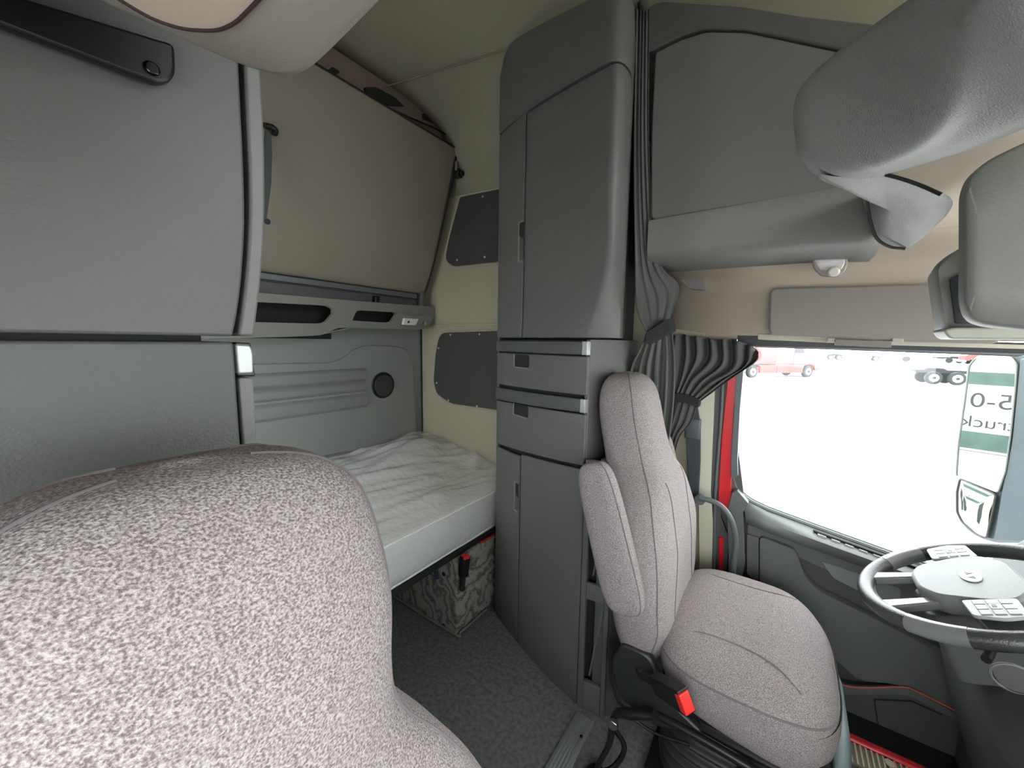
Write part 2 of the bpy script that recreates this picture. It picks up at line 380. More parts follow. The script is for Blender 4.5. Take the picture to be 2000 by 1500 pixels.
# upper window header black strip
vstrip('trim_12', [(1440,655),(1700,660),(2080,672),(2080,692),(1985,690),(1700,681),(1440,675)], 1.94, .03, BLACK)
vstrip('trim_13', [(1480,652),(1700,664),(2080,676),(2080,684),(1700,673),(1480,663)], 1.925, .03, mat('pale_lip', (.5,.46,.37), .5))
struct(box('trim_15', (-.38, 1.968, 0), (-.17, 1.985, 1.475), PLASTD, bevel=0))
struct(box('trim_16', (-.38, 1.968, 0), (-.02, 1.985, .72), PLASTD, bevel=0))
struct(box('trim_17', (-.1, 1.785, .001), (1.05, 1.95, .012), BLACK, bevel=0))
# sill
sill = box('trim_14', (-.1, 1.752, 0), (1.05, 1.784, .022), RED, bevel=.006)
struct(sill)
tread = empty('door_tread', 'beige ribbed tread plate along the door opening beside the red sill', 'tread plate')
tp = [Vector((.24,1.748,.015)), Vector((.75,1.748,.015)), Vector((.75,1.66,.015)), Vector((.24,1.66,.015))]
prism('plate', tp, (0, 0, -.012), mat('tread_dark', (.16,.14,.10), .6), tread)
for i in range(34):
    t0 = i/34+.004; t1 = t0+.012
    q = [tp[0].lerp(tp[1], t0), tp[0].lerp(tp[1], t1), tp[3].lerp(tp[2], t1), tp[3].lerp(tp[2], t0)]
    prism('rib', q, (0, 0, .004), mat('tread_rib', (.5,.43,.32), .5), tread, bevel=.001)
cc = W(1738,1492,'z',.02)
disc('oval_boss', cc, (0,0,1), .014, .006, mat('tread_rib', (0,0,0)), tread)

# passenger doorway is open; front windscreen; skylight and bunk window added to let daylight in
ws = empty('window_2', kind='structure')
new('windscreen_glass', [(1.53,YP,.98),(1.53,YW,.98),(1.53,YW,1.80),(1.53,YP,1.80)], [(0,1,2,3)], GLASS, ws)
V, Fc = tubegeo([Vector(p) for p in ((1.52,YP,.99),(1.52,YW,.99),(1.52,YW,1.79),(1.52,.75,1.79),(1.52,.75,1.61),(1.52,YP,1.61))], .02, 6, True)
new('windscreen_seal', V, Fc, BLACK, ws)
sk = empty('added_skylight', kind='structure')  # skylight added as an extra source of daylight
new('added_skylight_glass', [(1.53,-.1,2.0),(1.53,1.7,2.0),(1.53,1.7,2.62),(1.53,-.1,2.62)], [(0,1,2,3)], GLASS, sk)
V, Fc = tubegeo([Vector(p) for p in ((1.52,-.09,2.01),(1.52,1.69,2.01),(1.52,1.69,2.61),(1.52,-.09,2.61))], .015, 6, True)
new('added_skylight_seal', V, Fc, BLACK, sk)
sw5 = empty('added_bunk_window', kind='structure')  # unseen bunk window added to light the sleeper
new('added_bunk_glass', [(-2.1,YP-.03,1.0),(-1.22,YP-.03,1.0),(-1.22,YP-.03,1.85),(-2.1,YP-.03,1.85)], [(0,1,2,3)], GLASS, sw5)
V, Fc = tubegeo([Vector(p) for p in ((-2.09,YP-.01,1.01),(-1.23,YP-.01,1.01),(-1.23,YP-.01,1.84),(-2.09,YP-.01,1.84))], .015, 6, True)
new('added_bunk_glass_seal', V, Fc, BLACK, sw5)
pw = empty('window_4', kind='structure')
new('door_glass', [(-.25,YP-.03,.75),(1.0,YP-.03,.75),(1.0,YP-.03,1.55),(-.25,YP-.03,1.55)], [(0,1,2,3)], GLASS, pw)
V, Fc = tubegeo([Vector(p) for p in ((-.24,YP-.01,.76),(.99,YP-.01,.76),(.99,YP-.01,1.54),(-.24,YP-.01,1.54))], .015, 6, True)
new('door_glass_seal', V, Fc, BLACK, pw)

# ================================================================== DRIVER SIDE CABINET
P0 = Vector((-1.168, 1.53, 0)); P1 = Vector((-.942, 1.42, 0)); P2 = Vector((-.572, 1.30, 0))
def cpath(z, n=14):
    """plan curve of the cabinet face at height z, ending at the front corner, then the side"""
    if z >= 1.46:
        t = min(1, max(0, (z-1.46)/.33)); k = math.sin(t*math.pi/2)
        e = Vector((-.572+.082*k, 1.300-.004*k, 0))
    else: e = P2.copy()
    t1 = .40; ctrl = (P1-P0*(1-t1)**2-e*t1*t1)/(2*t1*(1-t1))
    if z >= 1.46: ctrl = ctrl.lerp((P1-P0*(1-t1)**2-P2*t1*t1)/(2*t1*(1-t1)), .3)
    pts = []
    for i in range(n+1):
        s = i/n; pts.append((s, P0*(1-s)**2+ctrl*2*s*(1-s)+e*s*s))
    return pts, e
def face_pt(s, z):
    pts, e = cpath(z, 60); return pts[int(round(s*60))][1] + Vector((0, 0, z))
def cab_slab(name, s0, s1, zb, zt, m, parent, thick=.022, side=False, out=0.0, nz=10):
    """curved slab on the cabinet face; zb / zt are heights at s=0 and s=1"""
    outer = []; 
    for j in range(nz+1):
        row = []
        for i in range(13):
            s = s0+(s1-s0)*i/12; ztop = zt(s) if callable(zt) else zt[0]+(zt[1]-zt[0])*s; z = (zb[0]+(zb[1]-zb[0])*s)*(1-j/nz)+ztop*(j/nz)
            pts, e = cpath(z, 60); k = s*60; a = pts[min(59, int(k))][1]; b = pts[min(60, int(k)+1)][1]; p = a.lerp(b, k-int(k)) if int(k) < 60 else pts[60][1].copy()
            tt = (b-a) if (b-a).length > 1e-6 else (pts[60][1]-pts[58][1]); nrm = Vector((tt.y, -tt.x, 0)).normalized()
            if nrm.y > 0: nrm = -nrm
            row.append((p+Vector((0, 0, z))+nrm*out, nrm))
        if side:
            z = row[-1][0].z; e = cpath(z)[1]; ck = max(0, min(1, (z-1.46)/.33)); R = .05+.06*(1-ck)
            q = e+Vector((0, 0, z)); row = row[:-1]
            st = row[-1][0]; en = Vector((min(-.497, e.x+.022+.05*(1-ck)), e.y+.10, z))
            for k in range(1, 7):
                t = k/6; p = st*(1-t)**2+q*2*t*(1-t)+en*t*t; nn = row[-1][1].lerp(Vector((1, 0, 0)), t).normalized()
                row.append((p, nn))
            for yy in (1.50, 1.60, 1.72): row.append((Vector((-.505-.28*(yy-1.42), yy, z)), Vector((1, .25, 0)).normalized()))
        outer.append(row)
    n = len(outer[0]); V = [p for r in outer for p, _ in r] + [p-nn*thick for r in outer for p, nn in r]; o = (nz+1)*n
    Fc = []
    for j in range(nz):
        for i in range(n-1):
            a = j*n+i; Fc += [(a, a+1, a+n+1, a+n), (o+a, o+a+n, o+a+n+1, o+a+1)]
    for i in range(n-1):
        Fc += [(i, o+i, o+i+1, i+1), (nz*n+i, nz*n+i+1, o+nz*n+i+1, o+nz*n+i)]
    for j in range(nz):
        Fc += [(j*n, j*n+n, o+j*n+n, o+j*n), (j*n+n-1, o+j*n+n-1, o+j*n+2*n-1, j*n+2*n-1)]
    return new(name, V, Fc, m, parent, bevel=.0045, segs=3)
cab = empty('tall_cabinet', 'tall curved grey cabinet with drawers and doors between bunk and driver seat', 'cabinet', loc=(-.86, 1.62, 0))
cab.location = (0, 0, 0)
def inner_ring(z):
    pts, e = cpath(z); r = [p+Vector((.0, .035, z)) for s, p in pts[:-1]]
    xf = -.60 if z < 1.462 else -.57
    r += [Vector((xf, e.y+.06, z)), Vector((-.62 if z > 1.462 else xf, 1.935, z)), Vector((-1.16, 1.935, z))]; r[0].x = -1.16; return r
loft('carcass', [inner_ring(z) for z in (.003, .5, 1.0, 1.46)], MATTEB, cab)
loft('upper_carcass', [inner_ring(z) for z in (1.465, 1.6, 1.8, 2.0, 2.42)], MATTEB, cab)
cab_slab('lower_door', .005, .388, (.004, .004), (.918, .945), PLAST, cab)
ld = cab_slab('lower_door', .405, .995, (.004, .004), (.918, .975), PLAST, cab, nz=6)
cab_slab('drawer', .005, .99, (.932, .990), (1.155, 1.185), PLAST, cab, nz=4)
d2 = cab_slab('drawer_strip', .005, .955, (1.160, 1.192), (1.222, 1.243), PLASTD, cab, nz=2, out=.006)
cab_slab('silver_end_cap', .957, .99, (1.160, 1.192), (1.222, 1.243), SILVER, cab, nz=2, out=.008)
cab_slab('drawer', .005, .99, (1.238, 1.256), (1.395, 1.400), PLAST, cab, nz=4)
cab_slab('drawer_strip', .005, .955, (1.402, 1.405), (1.452, 1.455), PLASTD, cab, nz=2, out=.006)
cab_slab('silver_end_cap', .957, .993, (1.402, 1.405), (1.452, 1.455), SILVER, cab, nz=2, out=.008)
ud = cab_slab('upper_door', .005, .380, (1.468, 1.468), (2.405, 2.39), PLAST, cab)
cab_slab('upper_door', .397, 1.0, (1.468, 1.468), (2.405, 2.36), PLAST, cab, side=True, nz=22)
def ftop(s): return 2.66+.10*(1-(1-min(1, s/.22))**2)-.20*max(0, s-.1)
cab_slab('top_fascia', .005, 1.0, (2.415, 2.372), ftop, PLAST, cab, side=True, nz=10, thick=.03)
# lid closing the top
def top_ring(dz):
    pts, e = cpath(2.5); r = []
    for s, p in pts[:-1]: r.append(p+Vector((0, .012, ftop(s)-.006+dz)))
    r += [Vector((-.53, 1.38, 2.565+dz)), Vector((-.65, 1.93, 2.565+dz)), Vector((-1.15, 1.93, 2.655+dz))]; return r
loft('lid', [top_ring(-.02), top_ring(0)], PLAST, cab)
# flat side panels
prism('side_panel', [(-.575,1.312,.003),(-.53,1.42,.003),(-.52,1.70,.003),(-.52,1.70,1.462),(-.53,1.42,1.462),(-.575,1.312,1.462)], (-.018,.004,0), PLAST, cab)
box('rear_side_panel', (-1.172,1.54,.003), (-1.16,1.93,2.70), PLAST, cab)
# handles: flat plates, recess shade painted in dark colour, with lighter lip tube
def recess(parent, s0, s1, z0, z1, openside):
    a = face_pt(s0, z0); b = face_pt(s1, z0); t = (b-a).normalized(); nn = Vector((t.y, -t.x, 0)); nn = nn if nn.y < 0 else -nn
    c = [a, b, face_pt(s1, z1), face_pt(s0, z1)]
    c = rnd([p+nn*.0012 for p in c], .012)
    dk = prism('recess_shade', c, -nn*.004, MATTEB if openside == 'drawer' else PLASTD, parent, bevel=0)
    if openside == 'drawer': path = [face_pt(s0, z1), face_pt(s0, z0+.01), face_pt(s0+.012, z0), face_pt(s1, z0)]
    else: path = [face_pt(s1, z1), face_pt(s0+.008, z1), face_pt(s0, z1-.012), face_pt(s0, z0+.012), face_pt(s0+.008, z0), face_pt(s1, z0)]
    if openside == 'door': prism('scoop_shade', rnd([p+nn*.0022 for p in (face_pt(s0+.012, z1-.055), face_pt(s1, z1-.075), face_pt(s1, z1-.004), face_pt(s0+.012, z1-.004))], .012), -nn*.002, MATTEB, dk, bevel=0)  # black plate paints the shade in the scoop's upper part
    tube('handle_lip', [p+nn*.001 for p in path], .0035, mat('lip_plastic', (.2,.2,.185), .4), dk, n=4)
dr = [o for o in cab.children if o.name.startswith('drawer') and 'strip' not in o.name]
recess(dr[0], .30, .48, 1.115, 1.168, 'drawer'); recess(dr[1], .30, .48, 1.335, 1.393, 'drawer')
recess(ud, .325, .379, 1.80, 1.965, 'door')
recess([o for o in cab.children if o.name.startswith('lower_door')][0], .33, .39, .66, .80, 'door')

# magazine rack on the cabinet's front corner
rack = empty('magazine_rack', 'narrow grey open-sided magazine rack at the front foot of the tall cabinet', 'rack')
ra, rb = Vector((-.568, 1.292, 0)), Vector((-.458, 1.300, 0))
def rp(u, z, y=0): p = ra.lerp(rb, u); return Vector((p.x, p.y+y, z))
parts = []
for u0, u1, z0, z1 in ((0,.2,.01,1.02),(.84,1,.01,1.02),(.2,.84,.01,.13),(.2,.84,.475,.54),(.2,.84,.93,1.02)):
    parts.append(prismgeo([rp(u0,z0), rp(u1,z0), rp(u1,z1), rp(u0,z1)], (0,.02,0)))
v, f = join_geo(parts); new('frame', v, f, PLAST, rack, bevel=.003)
prism('body', [rb+Vector((0,.02,.003)), Vector((-.432,1.36,.003)), Vector((-.455,1.46,.003)), Vector((-.52,1.46,.003)), Vector((-.52,1.32,.003))], (0,0,1.02), PLASTD, rack)
prism('inner_back', [rp(.02,.02,.045), rp(.45,.02,.045), rp(.45,1.0,.045), rp(.02,1.0,.045)], (0,.01,0), MATTEB, rack)
prism('divider', [rp(.3,.14,.022), rp(.38,.14,.022), rp(.8,.46,.022), rp(.72,.46,.022)], (0,.012,0), mat('divider_grey', (.12,.12,.12), .5), rack)
prism('divider', [rp(.3,.56,.022), rp(.38,.56,.022), rp(.8,.92,.022), rp(.72,.92,.022)], (0,.012,0), mat('divider_grey', (.12,.12,.12), .5), rack)

# ================================================================== PASSENGER SIDE CABINET
XP = -.66
pc = empty('tall_cabinet', 'tall dark grey cabinet filling the left of the photo behind the passenger seat', 'cabinet')
def px(name, pts, x, back, m, r=.004, parent=pc, bevel=.003): return prism(name, rnd(WP(pts, 'x', x), r), (-back, 0, 0), m, parent, bevel=bevel)
# upper side panel bulges gently toward the room edge
L_ = [W(-60, 664, 'x', XP), W(-60, -40, 'x', XP)]
edge = smoothpath(WP([(455,657),(463,620),(472,555),(478,470),(479,400),(476,300),(471,200),(466,100),(463,0),(461,-40)], 'x', XP), 3)
bp_ = [Vector((XP, YP+.006, edge[0].z)), *[e for e in edge], Vector((XP, edge[-1].y, 2.4)), Vector((XP, YP+.006, 2.4))]
prism('upper_side_panel', bp_, (-.03,0,0), OVER, pc, bevel=.004)
e2 = WP([(457,668),(463,760),(472,890),(490,1050)], 'x', XP)
lowp = [Vector((XP, YP+.006, .004)), Vector((XP, .2, .004)), *reversed([Vector(p) for p in e2]), Vector((XP, YP+.006, e2[0].z))]
prism('lower_side_panel', lowp, (-.03,0,0), mat('lower_panel_plastic', (.082,.086,.078), .5, .4, 300), pc, bevel=.004)
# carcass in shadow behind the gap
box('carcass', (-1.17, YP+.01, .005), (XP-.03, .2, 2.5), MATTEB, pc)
ud_l = smoothpath(WP([(466,655),(474,600),(483,520),(488,420),(487,320),(482,220),(477,100),(473,-30)], 'x', XP-.012), 3)
ud_r = smoothpath(WP([(497,657),(503,610),(512,530),(518,430),(518,300),(513,185),(506,80),(500,-30)], 'x', XP-.012), 3)
ring = ud_l + list(reversed(ud_r))
prism('upper_door', ring, (-.5,0,0), mat('door_edge_plastic', (.15,.15,.138), .5, .3, 400), pc, bevel=.004)
prism('silver_end_cap', rnd(WP([(461,672),(490,674),(495,690),(496,729),(466,731)], 'x', XP), .004), (-.03,0,0), SILVER, pc)
prism('drawer_strip', rnd(WP([(459,668),(490,670),(499,735),(464,735)], 'x', XP-.008), .003), (-.4,0,0), BLACK, pc)
prism('drawer_front', rnd(WP([(467,738),(495,738),(503,890),(512,1010),(490,1010),(478,890)], 'x', XP), .004), (-.5,0,0), mat('door_edge_plastic', (0,0,0)), pc)
# black bar across the panel
bar = empty('black_rail', 'black flat rail with a screwed rounded end on the upper left panel', 'rail')
br = WP([(-80,-60),(0,-5),(335,95),(337,150),(325,168),(300,171),(285,166),(0,61),(-80,30)], 'x', XP+.012)
prism('bar', rnd(br, .008), (.014,0,0), BLACK, bar, bevel=.004)
sc = W(298,132,'x',XP+.03); disc('screw', sc-Vector((.004,0,0)), (1,0,0), .0075, .004, mat('dark_screw', (.05,.05,.05), .25, metal=1), bar, 20)

# ================================================================== REAR BUNK AREA
# folded upper bunk
bunk = empty('upper_bunk', 'large beige upholstered upper bunk board folded up against the rear wall', 'bunk')
b0 = W(515,528,'x',-2.08); bl = Vector((-2.08, -.2, b0.z))
zb, zt = 1.765, 2.675
def bkp(y, z, dx=0):
    t = (z-zb)/(zt-zb); return Vector((-2.08+.33*t**.8+dx, y, z))
rowsf = []
YB = 1.88
for j in range(9):
    t = j/8; z = zb+(zt-zb-.03)*t; rowsf.append([bkp(y, z) for y in (-.25, .3, .8, 1.3, 1.7, YB-.02, YB)])
V = []; n = 7
for r in rowsf: V += r
V2 = [p+Vector((-.10,0,.02)) for p in V]; o = len(V); Fc = []
for j in range(8):
    for i in range(n-1):
        a = j*n+i; Fc += [(a,a+1,a+n+1,a+n),(o+a,o+a+n,o+a+n+1,o+a+1)]
for i in range(n-1): Fc += [(i,o+i,o+i+1,i+1),(8*n+i,8*n+i+1,o+8*n+i+1,o+8*n+i)]
for j in range(8): Fc += [(j*n,j*n+n,o+j*n+n,o+j*n),(j*n+n-1,o+j*n+n-1,o+j*n+2*n-1,j*n+2*n-1)]
new('board', V+V2, Fc, BUNK, bunk, bevel=.012, segs=3)
tube('edge_binding', [bkp(YB, zb+.02, .002), bkp(YB, 2.0, .003), bkp(YB, 2.3, .003), bkp(YB, zt-.05, .002)], .005, MATTEB, bunk)
tube('top_binding', [bkp(y, zt-.035, .004) for y in (.2,.7,1.2,1.6,YB)], .004, MATTEB, bunk)
prism('hinge_bar', [Vector((-2.06,-.3,zb-.005)),Vector((-2.06,1.80,zb-.005)),Vector((-2.06,1.80,zb-.035)),Vector((-2.06,-.3,zb-.035))], (-.03,0,0), mat('hinge_grey', (.14,.15,.155), .4, metal=.3), bunk)
prism('hinge_bar', [Vector((-2.09,-.3,zb-.04)),Vector((-2.09,1.83,zb-.04)),Vector((-2.09,1.83,zb-.10)),Vector((-2.09,-.3,zb-.10))], (-.03,0,0), PLASTD, bunk)
for yy in (1.47,): box('hinge_block', (-2.10, yy, zb-.12), (-2.055, yy+.03, zb-.05), BLACK, bunk)
box('hinge_end', (-2.12, 1.84, zb-.12), (-2.06, 1.865, zb+.02), PLAST, bunk)
# latch on the board's right edge
lt = empty('bunk_latch', 'small black and chrome latch at the right edge of the folded bunk', 'latch')
lc = bkp(YB+.02, 2.56); 
lc = W(893,335,'y',1.90)
box('latch_body', (lc.x-.02, 1.875, lc.z-.04), (lc.x+.03, 1.925, lc.z+.01), BLACK, lt, bevel=.01)
box('chrome_tongue', (lc.x+.005, 1.87, lc.z-.005), (lc.x+.02, 1.885, lc.z+.05), STEEL, lt, bevel=.005)
disc('latch_knob', (lc.x+.035, 1.90, lc.z-.02), (1,0,0), .018, .012, BLACK, lt)
for (a, b) in ((862,405),(860,420)):
    pass
# straps / tether on left of the board
st = empty('bunk_strap', 'dark green-grey folded ladder strap hanging beside the left end of bunk board', 'strap')
prism('strap', rnd(WP([(519,250),(530,262),(532,300),(530,360),(521,430),(518,430)], 'x', -1.85), .004), (-.02,0,0), mat('strap_grey', (.06,.075,.07), .6), st)
tube('strap_hook', WP([(516,245),(530,248),(538,255),(536,262)], 'x', -1.84), .012, BLACK, st)
disc('strap_button', W(521,433,'x',-1.86), (1,0,0), .012, .01, BLACK, st)
# clips and dark openings in the band above the bunk
for pts, lab in (([(713,170),(735,170),(772,190),(790,208),(760,205),(735,195),(718,185)], 'dark oval opening with a clip in the band above the bunk, nearest its middle'),
                 ([(825,222),(842,220),(858,232),(865,245),(845,240),(826,232)], 'small dark opening in the band above the bunk, close to the right corner'),
                 ([(636,140),(650,130),(665,140),(652,150)], 'dark notch in the band above the bunk beside the left overhead cabinet')):
    o = prism('band_opening', rnd(WP(pts, 'x', -1.795), .006), (-.02,0,0), MATTEB, None); tag(o, lab, 'opening')
o = tube('bunk_cable', WP([(745,205),(800,230),(850,251),(879,268)], 'x', -1.775), .005, BLACK); tag(o, 'thin black cable running along the top edge of the folded bunk', 'cable')

# shelf under the bunk with two cubbies
sh = empty('rear_shelf', 'grey moulded shelf with two dark cubbies along the rear wall under the bunk', 'shelf')
XS = -2.04
def sp(pts, x=XS): return WP(pts, 'x', x)
def hole_panel(name, outer, holes, off, m, parent):
    bm = bmesh.new(); loops = [outer]+holes; es = []
    for lp in loops:
        vs = [bm.verts.new(p) for p in lp]
        for i in range(len(vs)): es.append(bm.edges.new((vs[i], vs[(i+1) % len(vs)])))
    bmesh.ops.triangle_fill(bm, use_beauty=True, use_dissolve=False, edges=es)
    ret = bmesh.ops.extrude_face_region(bm, geom=list(bm.faces))
    for g in ret['geom']:
        if isinstance(g, bmesh.types.BMVert): g.co += Vector(off)
    bmesh.ops.recalc_face_normals(bm, faces=bm.faces)
    me = bpy.data.meshes.new(name); bm.to_mesh(me); bm.free(); me.materials.append(m)
    for p in me.polygons: p.use_smooth = True
    me.set_sharp_from_angle(angle=math.radians(40))
    ob = bpy.data.objects.new(name, me); COL.objects.link(ob); ob.parent = parent
    b = ob.modifiers.new('bevel', 'BEVEL'); b.width = .004; b.segments = 2; b.limit_method = 'ANGLE'; b.angle_limit = math.radians(50)
    return ob
out = rnd(sp([(120,540),(510,572),(700,588),(858,600),(853,608),(838,640),(820,644),(700,641),(660,640),(630,655),(560,658),(120,668)]), [.0,.0,.0,.01,.01,.03,.02,.0,.03,.04,.0,0])
h1 = rnd(sp([(400,584),(510,590),(640,597),(652,604),(652,612),(636,630),(620,632),(500,629),(400,626)]), .02)
h2 = rnd(sp([(696,608),(704,606),(772,610),(775,614),(765,628),(755,630),(688,626)]), .01)
hole_panel('shelf_fascia', out, [h1, h2], (-.03,0,0), SHELF, sh)
zt_s = sp([(600,578)])[0].z
top = [W(120,540,'x',XS), W(858,600,'x',XS)]; top = [Vector((p.x-.004, p.y, p.z-.004)) for p in top]
prism('shelf_top', [top[0], top[1], Vector((XR, top[1].y, top[1].z)), Vector((XR, top[0].y, top[0].z))], (0,0,-.012), SHELF, sh)
bt = [W(120,666,'x',XS-.01), W(640,652,'x',XS-.01), W(700,638,'x',XS-.01), W(840,638,'x',XS-.01)]
for a, b in zip(bt[:-1], bt[1:]):
    prism('shelf_underside', [a, b, Vector((XR, b.y, b.z)), Vector((XR, a.y, a.z))], (0,0,.01), SHELF, sh)
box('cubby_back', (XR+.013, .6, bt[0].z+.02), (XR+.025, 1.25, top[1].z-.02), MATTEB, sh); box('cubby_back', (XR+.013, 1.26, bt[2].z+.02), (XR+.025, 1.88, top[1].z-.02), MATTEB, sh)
# reading light
rl = empty('reading_light', 'small white reading lamp with chrome knob at right end of the rear shelf', 'light')
prism('bezel', rnd(WP([(790,615),(845,618),(842,628),(835,632),(786,634)], 'x', XS+.012), .005), (-.02,0,0), REARP, rl)
prism('lamp_head', rnd(WP([(791,621),(818,623),(812,635),(788,634)], 'x', XS+.03), .005), (-.02,0,0), WHITE, rl)
prism('lamp_slot', rnd(WP([(797,627),(801,627),(799,631),(796,631)], 'x', XS+.032), .001), (-.004,0,0), BLACK, rl, bevel=0)
disc('knob', W(828,632,'x',XS+.014), (1,0,0), .014, .015, STEEL, rl)
# speaker
spk = empty('round_speaker', 'round black speaker grille in the grey rear wall panel', 'speaker')
c = Vector((XR+.012, 1.603, 1.145))
disc('surround', c, (1,0,0), .088, .012, BLACK, spk, 48, .004)
disc('grille', c+Vector((.011,0,0)), (1,0,0), .072, .008, mat('speaker_mesh', (.03,.031,.031), .6, 1, 500), spk, 48, .004)
# blanked window panels on the side wall
def blank(name, pts, label, screws, r):
    e = empty(name, label, 'panel')
    prism('panel', rnd(WP(pts, 'y', YW-.003), r, 7), (0,-.008,0), BLANK, e)
    q = rnd(WP(pts, 'y', YW-.009), r, 7); V, Fc = tubegeo(q, .008, 6, True); new('border_piping', V, Fc, BEIGE, e)
    for s in screws: disc('screw', W(*s, 'y', YW-.012), (0,-1,0), .007, .004, mat('bright_screw', (.9,.9,.88), .25, metal=.6), e, 12, 0)
blank('blanking_panel', [(898,383),(1060,350),(1060,505),(885,523),(868,508),(875,470)], 'upper dark blanking panel on the beige side wall above the seam', [(943,384),(947,502),(893,508)], [.02,.02,.02,.10,.05,.05])
blank('blanking_panel', [(858,648),(980,644),(1080,642),(1080,835),(975,803),(880,790),(852,770),(846,745),(850,690)], 'lower dark blanking panel with screws on the beige side wall beside the bunk', [(880,654),(937,653),(857,680),(853,748),(876,782),(932,793)], [.08,0,.02,.02,0,.06,.06,.03,.03])
wk = tube('wall_hook', WP([(972,135),(974,160),(970,180),(969,198)], 'y', 1.90), .010, BLACK); tag(wk, 'black hanging hook tab on the beige wall at the cabinet top', 'hook')

# bed base
bb = empty('storage_box', 'under-bunk storage box covered in swirled grey carpet beside the tall cabinet', 'storage box')
box('carpeted_box', (-2.19, 1.285, .002), (-1.21, 1.935, .397), SWIRL, bb, bevel=.012, segs=3)
box('rear_box', (-2.19, YP+.01, .002), (-1.75, 1.28, .397), SWIRL, bb, bevel=.01)
tube('base_binding', [(-1.75,1.275,.02),(-1.22,1.272,.02),(-1.198,1.30,.02),(-1.198,1.50,.02)], .006, mat('binding_grey', (.2,.2,.18), .9), bb, n=4)
for s in ((867,1121),(867,1222)): disc('hole_cap', W(*s,'y',1.286)+Vector((0,0,0)), (0,-1,0), .012, .004, BLACK, bb, 16)
prism('blue_label', WP([(848,1115),(856,1113),(858,1130),(850,1132)], 'y', 1.284), (0,-.003,0), mat('blue_tag', (.03,.08,.12), .6), bb, bevel=0)
bsl = box('bed_slat_frame', (-2.18, YP+.01, .40), (-1.225, 1.93, .436), MATTEB, None, bevel=.004); tag(bsl, 'black bed frame edge under the wrapped mattress', 'bed frame')
# belt buckle hanging at base
def buckle(name, label, c, ax, up, size=1.0, group=None):
    e = empty(name, label, 'buckle')
    ax = Vector(ax).normalized(); up = Vector(up).normalized(); sd = up.cross(ax).normalized()
    def P(a, b, d): return Vector(c)+sd*a*size+up*b*size+ax*d*size
    def slab(nm, w0, w1, z0, z1, d0, d1, m, bev=.003):
        q = [P(-w0,z0,d0), P(w0,z0,d0), P(w1,z1,d0), P(-w1,z1,d0)]
        return prism(nm, rnd(q, .004), ax*(d1-d0)*size, m, e, bevel=bev*size)
    slab('body', .017, .021, -.045, .045, -.012, .012, BLACK)
    slab('release_button', .015, .017, .034, .049, -.009, .013, REDP, .002)
    slab('stalk', .008, .010, -.09, -.04, -.006, .006, BELLM)
    disc('bolt', P(0,-.095,-.006), ax, .013*size, .012*size, mat('dark_bolt', (.05,.05,.05), .35, metal=.6), e, 16)
    return e
bc = W(907,1106,'x',-1.175)
buckle('seat_belt_buckle', 'red and black belt buckle hanging on the carpeted bunk base', bc, (1,-.25,0), (.02,.1,1), 1.15)
rdl = tube('red_strap', [W(938,1060,'x',-1.205), W(967,1045,'x',-1.205)], .006, REDP, n=1); tag(rdl, 'short red strap edge under the mattress corner by the cabinet', 'strap')

# mattress with wrapped plastic
mt = empty('mattress', 'plastic wrapped foam mattress on the lower rear bunk', 'mattress')
nxm, nym = 60, 90
def mz(x, y):
    u = (x+2.17)/.96; # 0 rear .. 1 front
    n1 = noise.noise(Vector((x*3.1, y*2.3, 1.7))); n2 = noise.noise(Vector((x*9+3*n1, y*5, 4.2)))
    ridge = abs(noise.noise(Vector((x*6+y*2.2, y*1.6-x*.8, 9.1))))
    w_ = min(1, (1-u)*5)
    z = .655+.07*(1-u)**1.3 + w_*(.030*n1+.008*n2+.045*(.30-ridge)+.022*(.3-abs(noise.noise(Vector((x*13-y*2.5, y*2+x*3, 2.2))))))
    dx, dy = (x+1.93)/.20, (y-1.60)/.42
    z += .075*math.exp(-(dx*dx+dy*dy))
    return z
rows = []
x0, x1, y0, y1 = -2.185, -1.212, YP+.02, 1.935
for i in range(nxm+1):
    x = x0+(x1-x0)*i/nxm; rows.append([Vector((x, y0+(y1-y0)*k/nym, mz(x, y0+(y1-y0)*k/nym))) for k in range(nym+1)])
# front face going down, bulging, slightly sagging
for j, (dx, fr) in enumerate(((.010, .12), (.014, .4), (.012, .7), (.004, .95), (-.03, 1.02))):
    r = []
    for k in range(nym+1):
        y = y0+(y1-y0)*k/nym; zt_ = mz(x1, y); zbt = .447-.008*math.sin(y*5)
        wob = .004*noise.noise(Vector((y*14, fr*3, 2)))
        r.append(Vector((x1+dx+wob, y, zt_+(zbt-zt_)*fr)))
    rows.append(r)
film = grid('plastic_cover', rows, FILM, mt, angle=180)
core = []
for i in range(21):
    x = x0+.01+(x1-x0-.015)*i/20; core.append([Vector((x, y0+.01+(y1-y0-.02)*k/20, .637+.03*(1-i/20))) for k in range(21)])
core.append([p+Vector((.004,0,-.02)) for p in core[-1]]); core.append([Vector((p.x, p.y, .452)) for p in core[-1]])
grid('foam_core', core, FOAM, mt, angle=60)
tube('front_piping', [Vector((x1+.006, y, mz(x1, y)-.006)) for y in [y0+(y1-y0)*k/24 for k in range(25)]], .005, mat('mattress_piping', (.85,.84,.80), .4, alpha=1), mt, n=2)
tube('front_piping', [Vector((x1+.008, y, .465)) for y in [y0+(y1-y0)*k/24 for k in range(25)]], .005, mat('mattress_piping', (0,0,0)), mt, n=2)
ml = prism('mattress_side_band', [Vector((x1+.001, y0, .46)), Vector((x1+.001, y1, .46)), Vector((x1+.001, y1, .635)), Vector((x1+.001, y0, .635))], (-.004,0,0), mat('daylit_ticking', (.62,.70,.70), .6, .3, 60), mt, bevel=0)  # blue-white band puts windscreen light on the front face into its colour

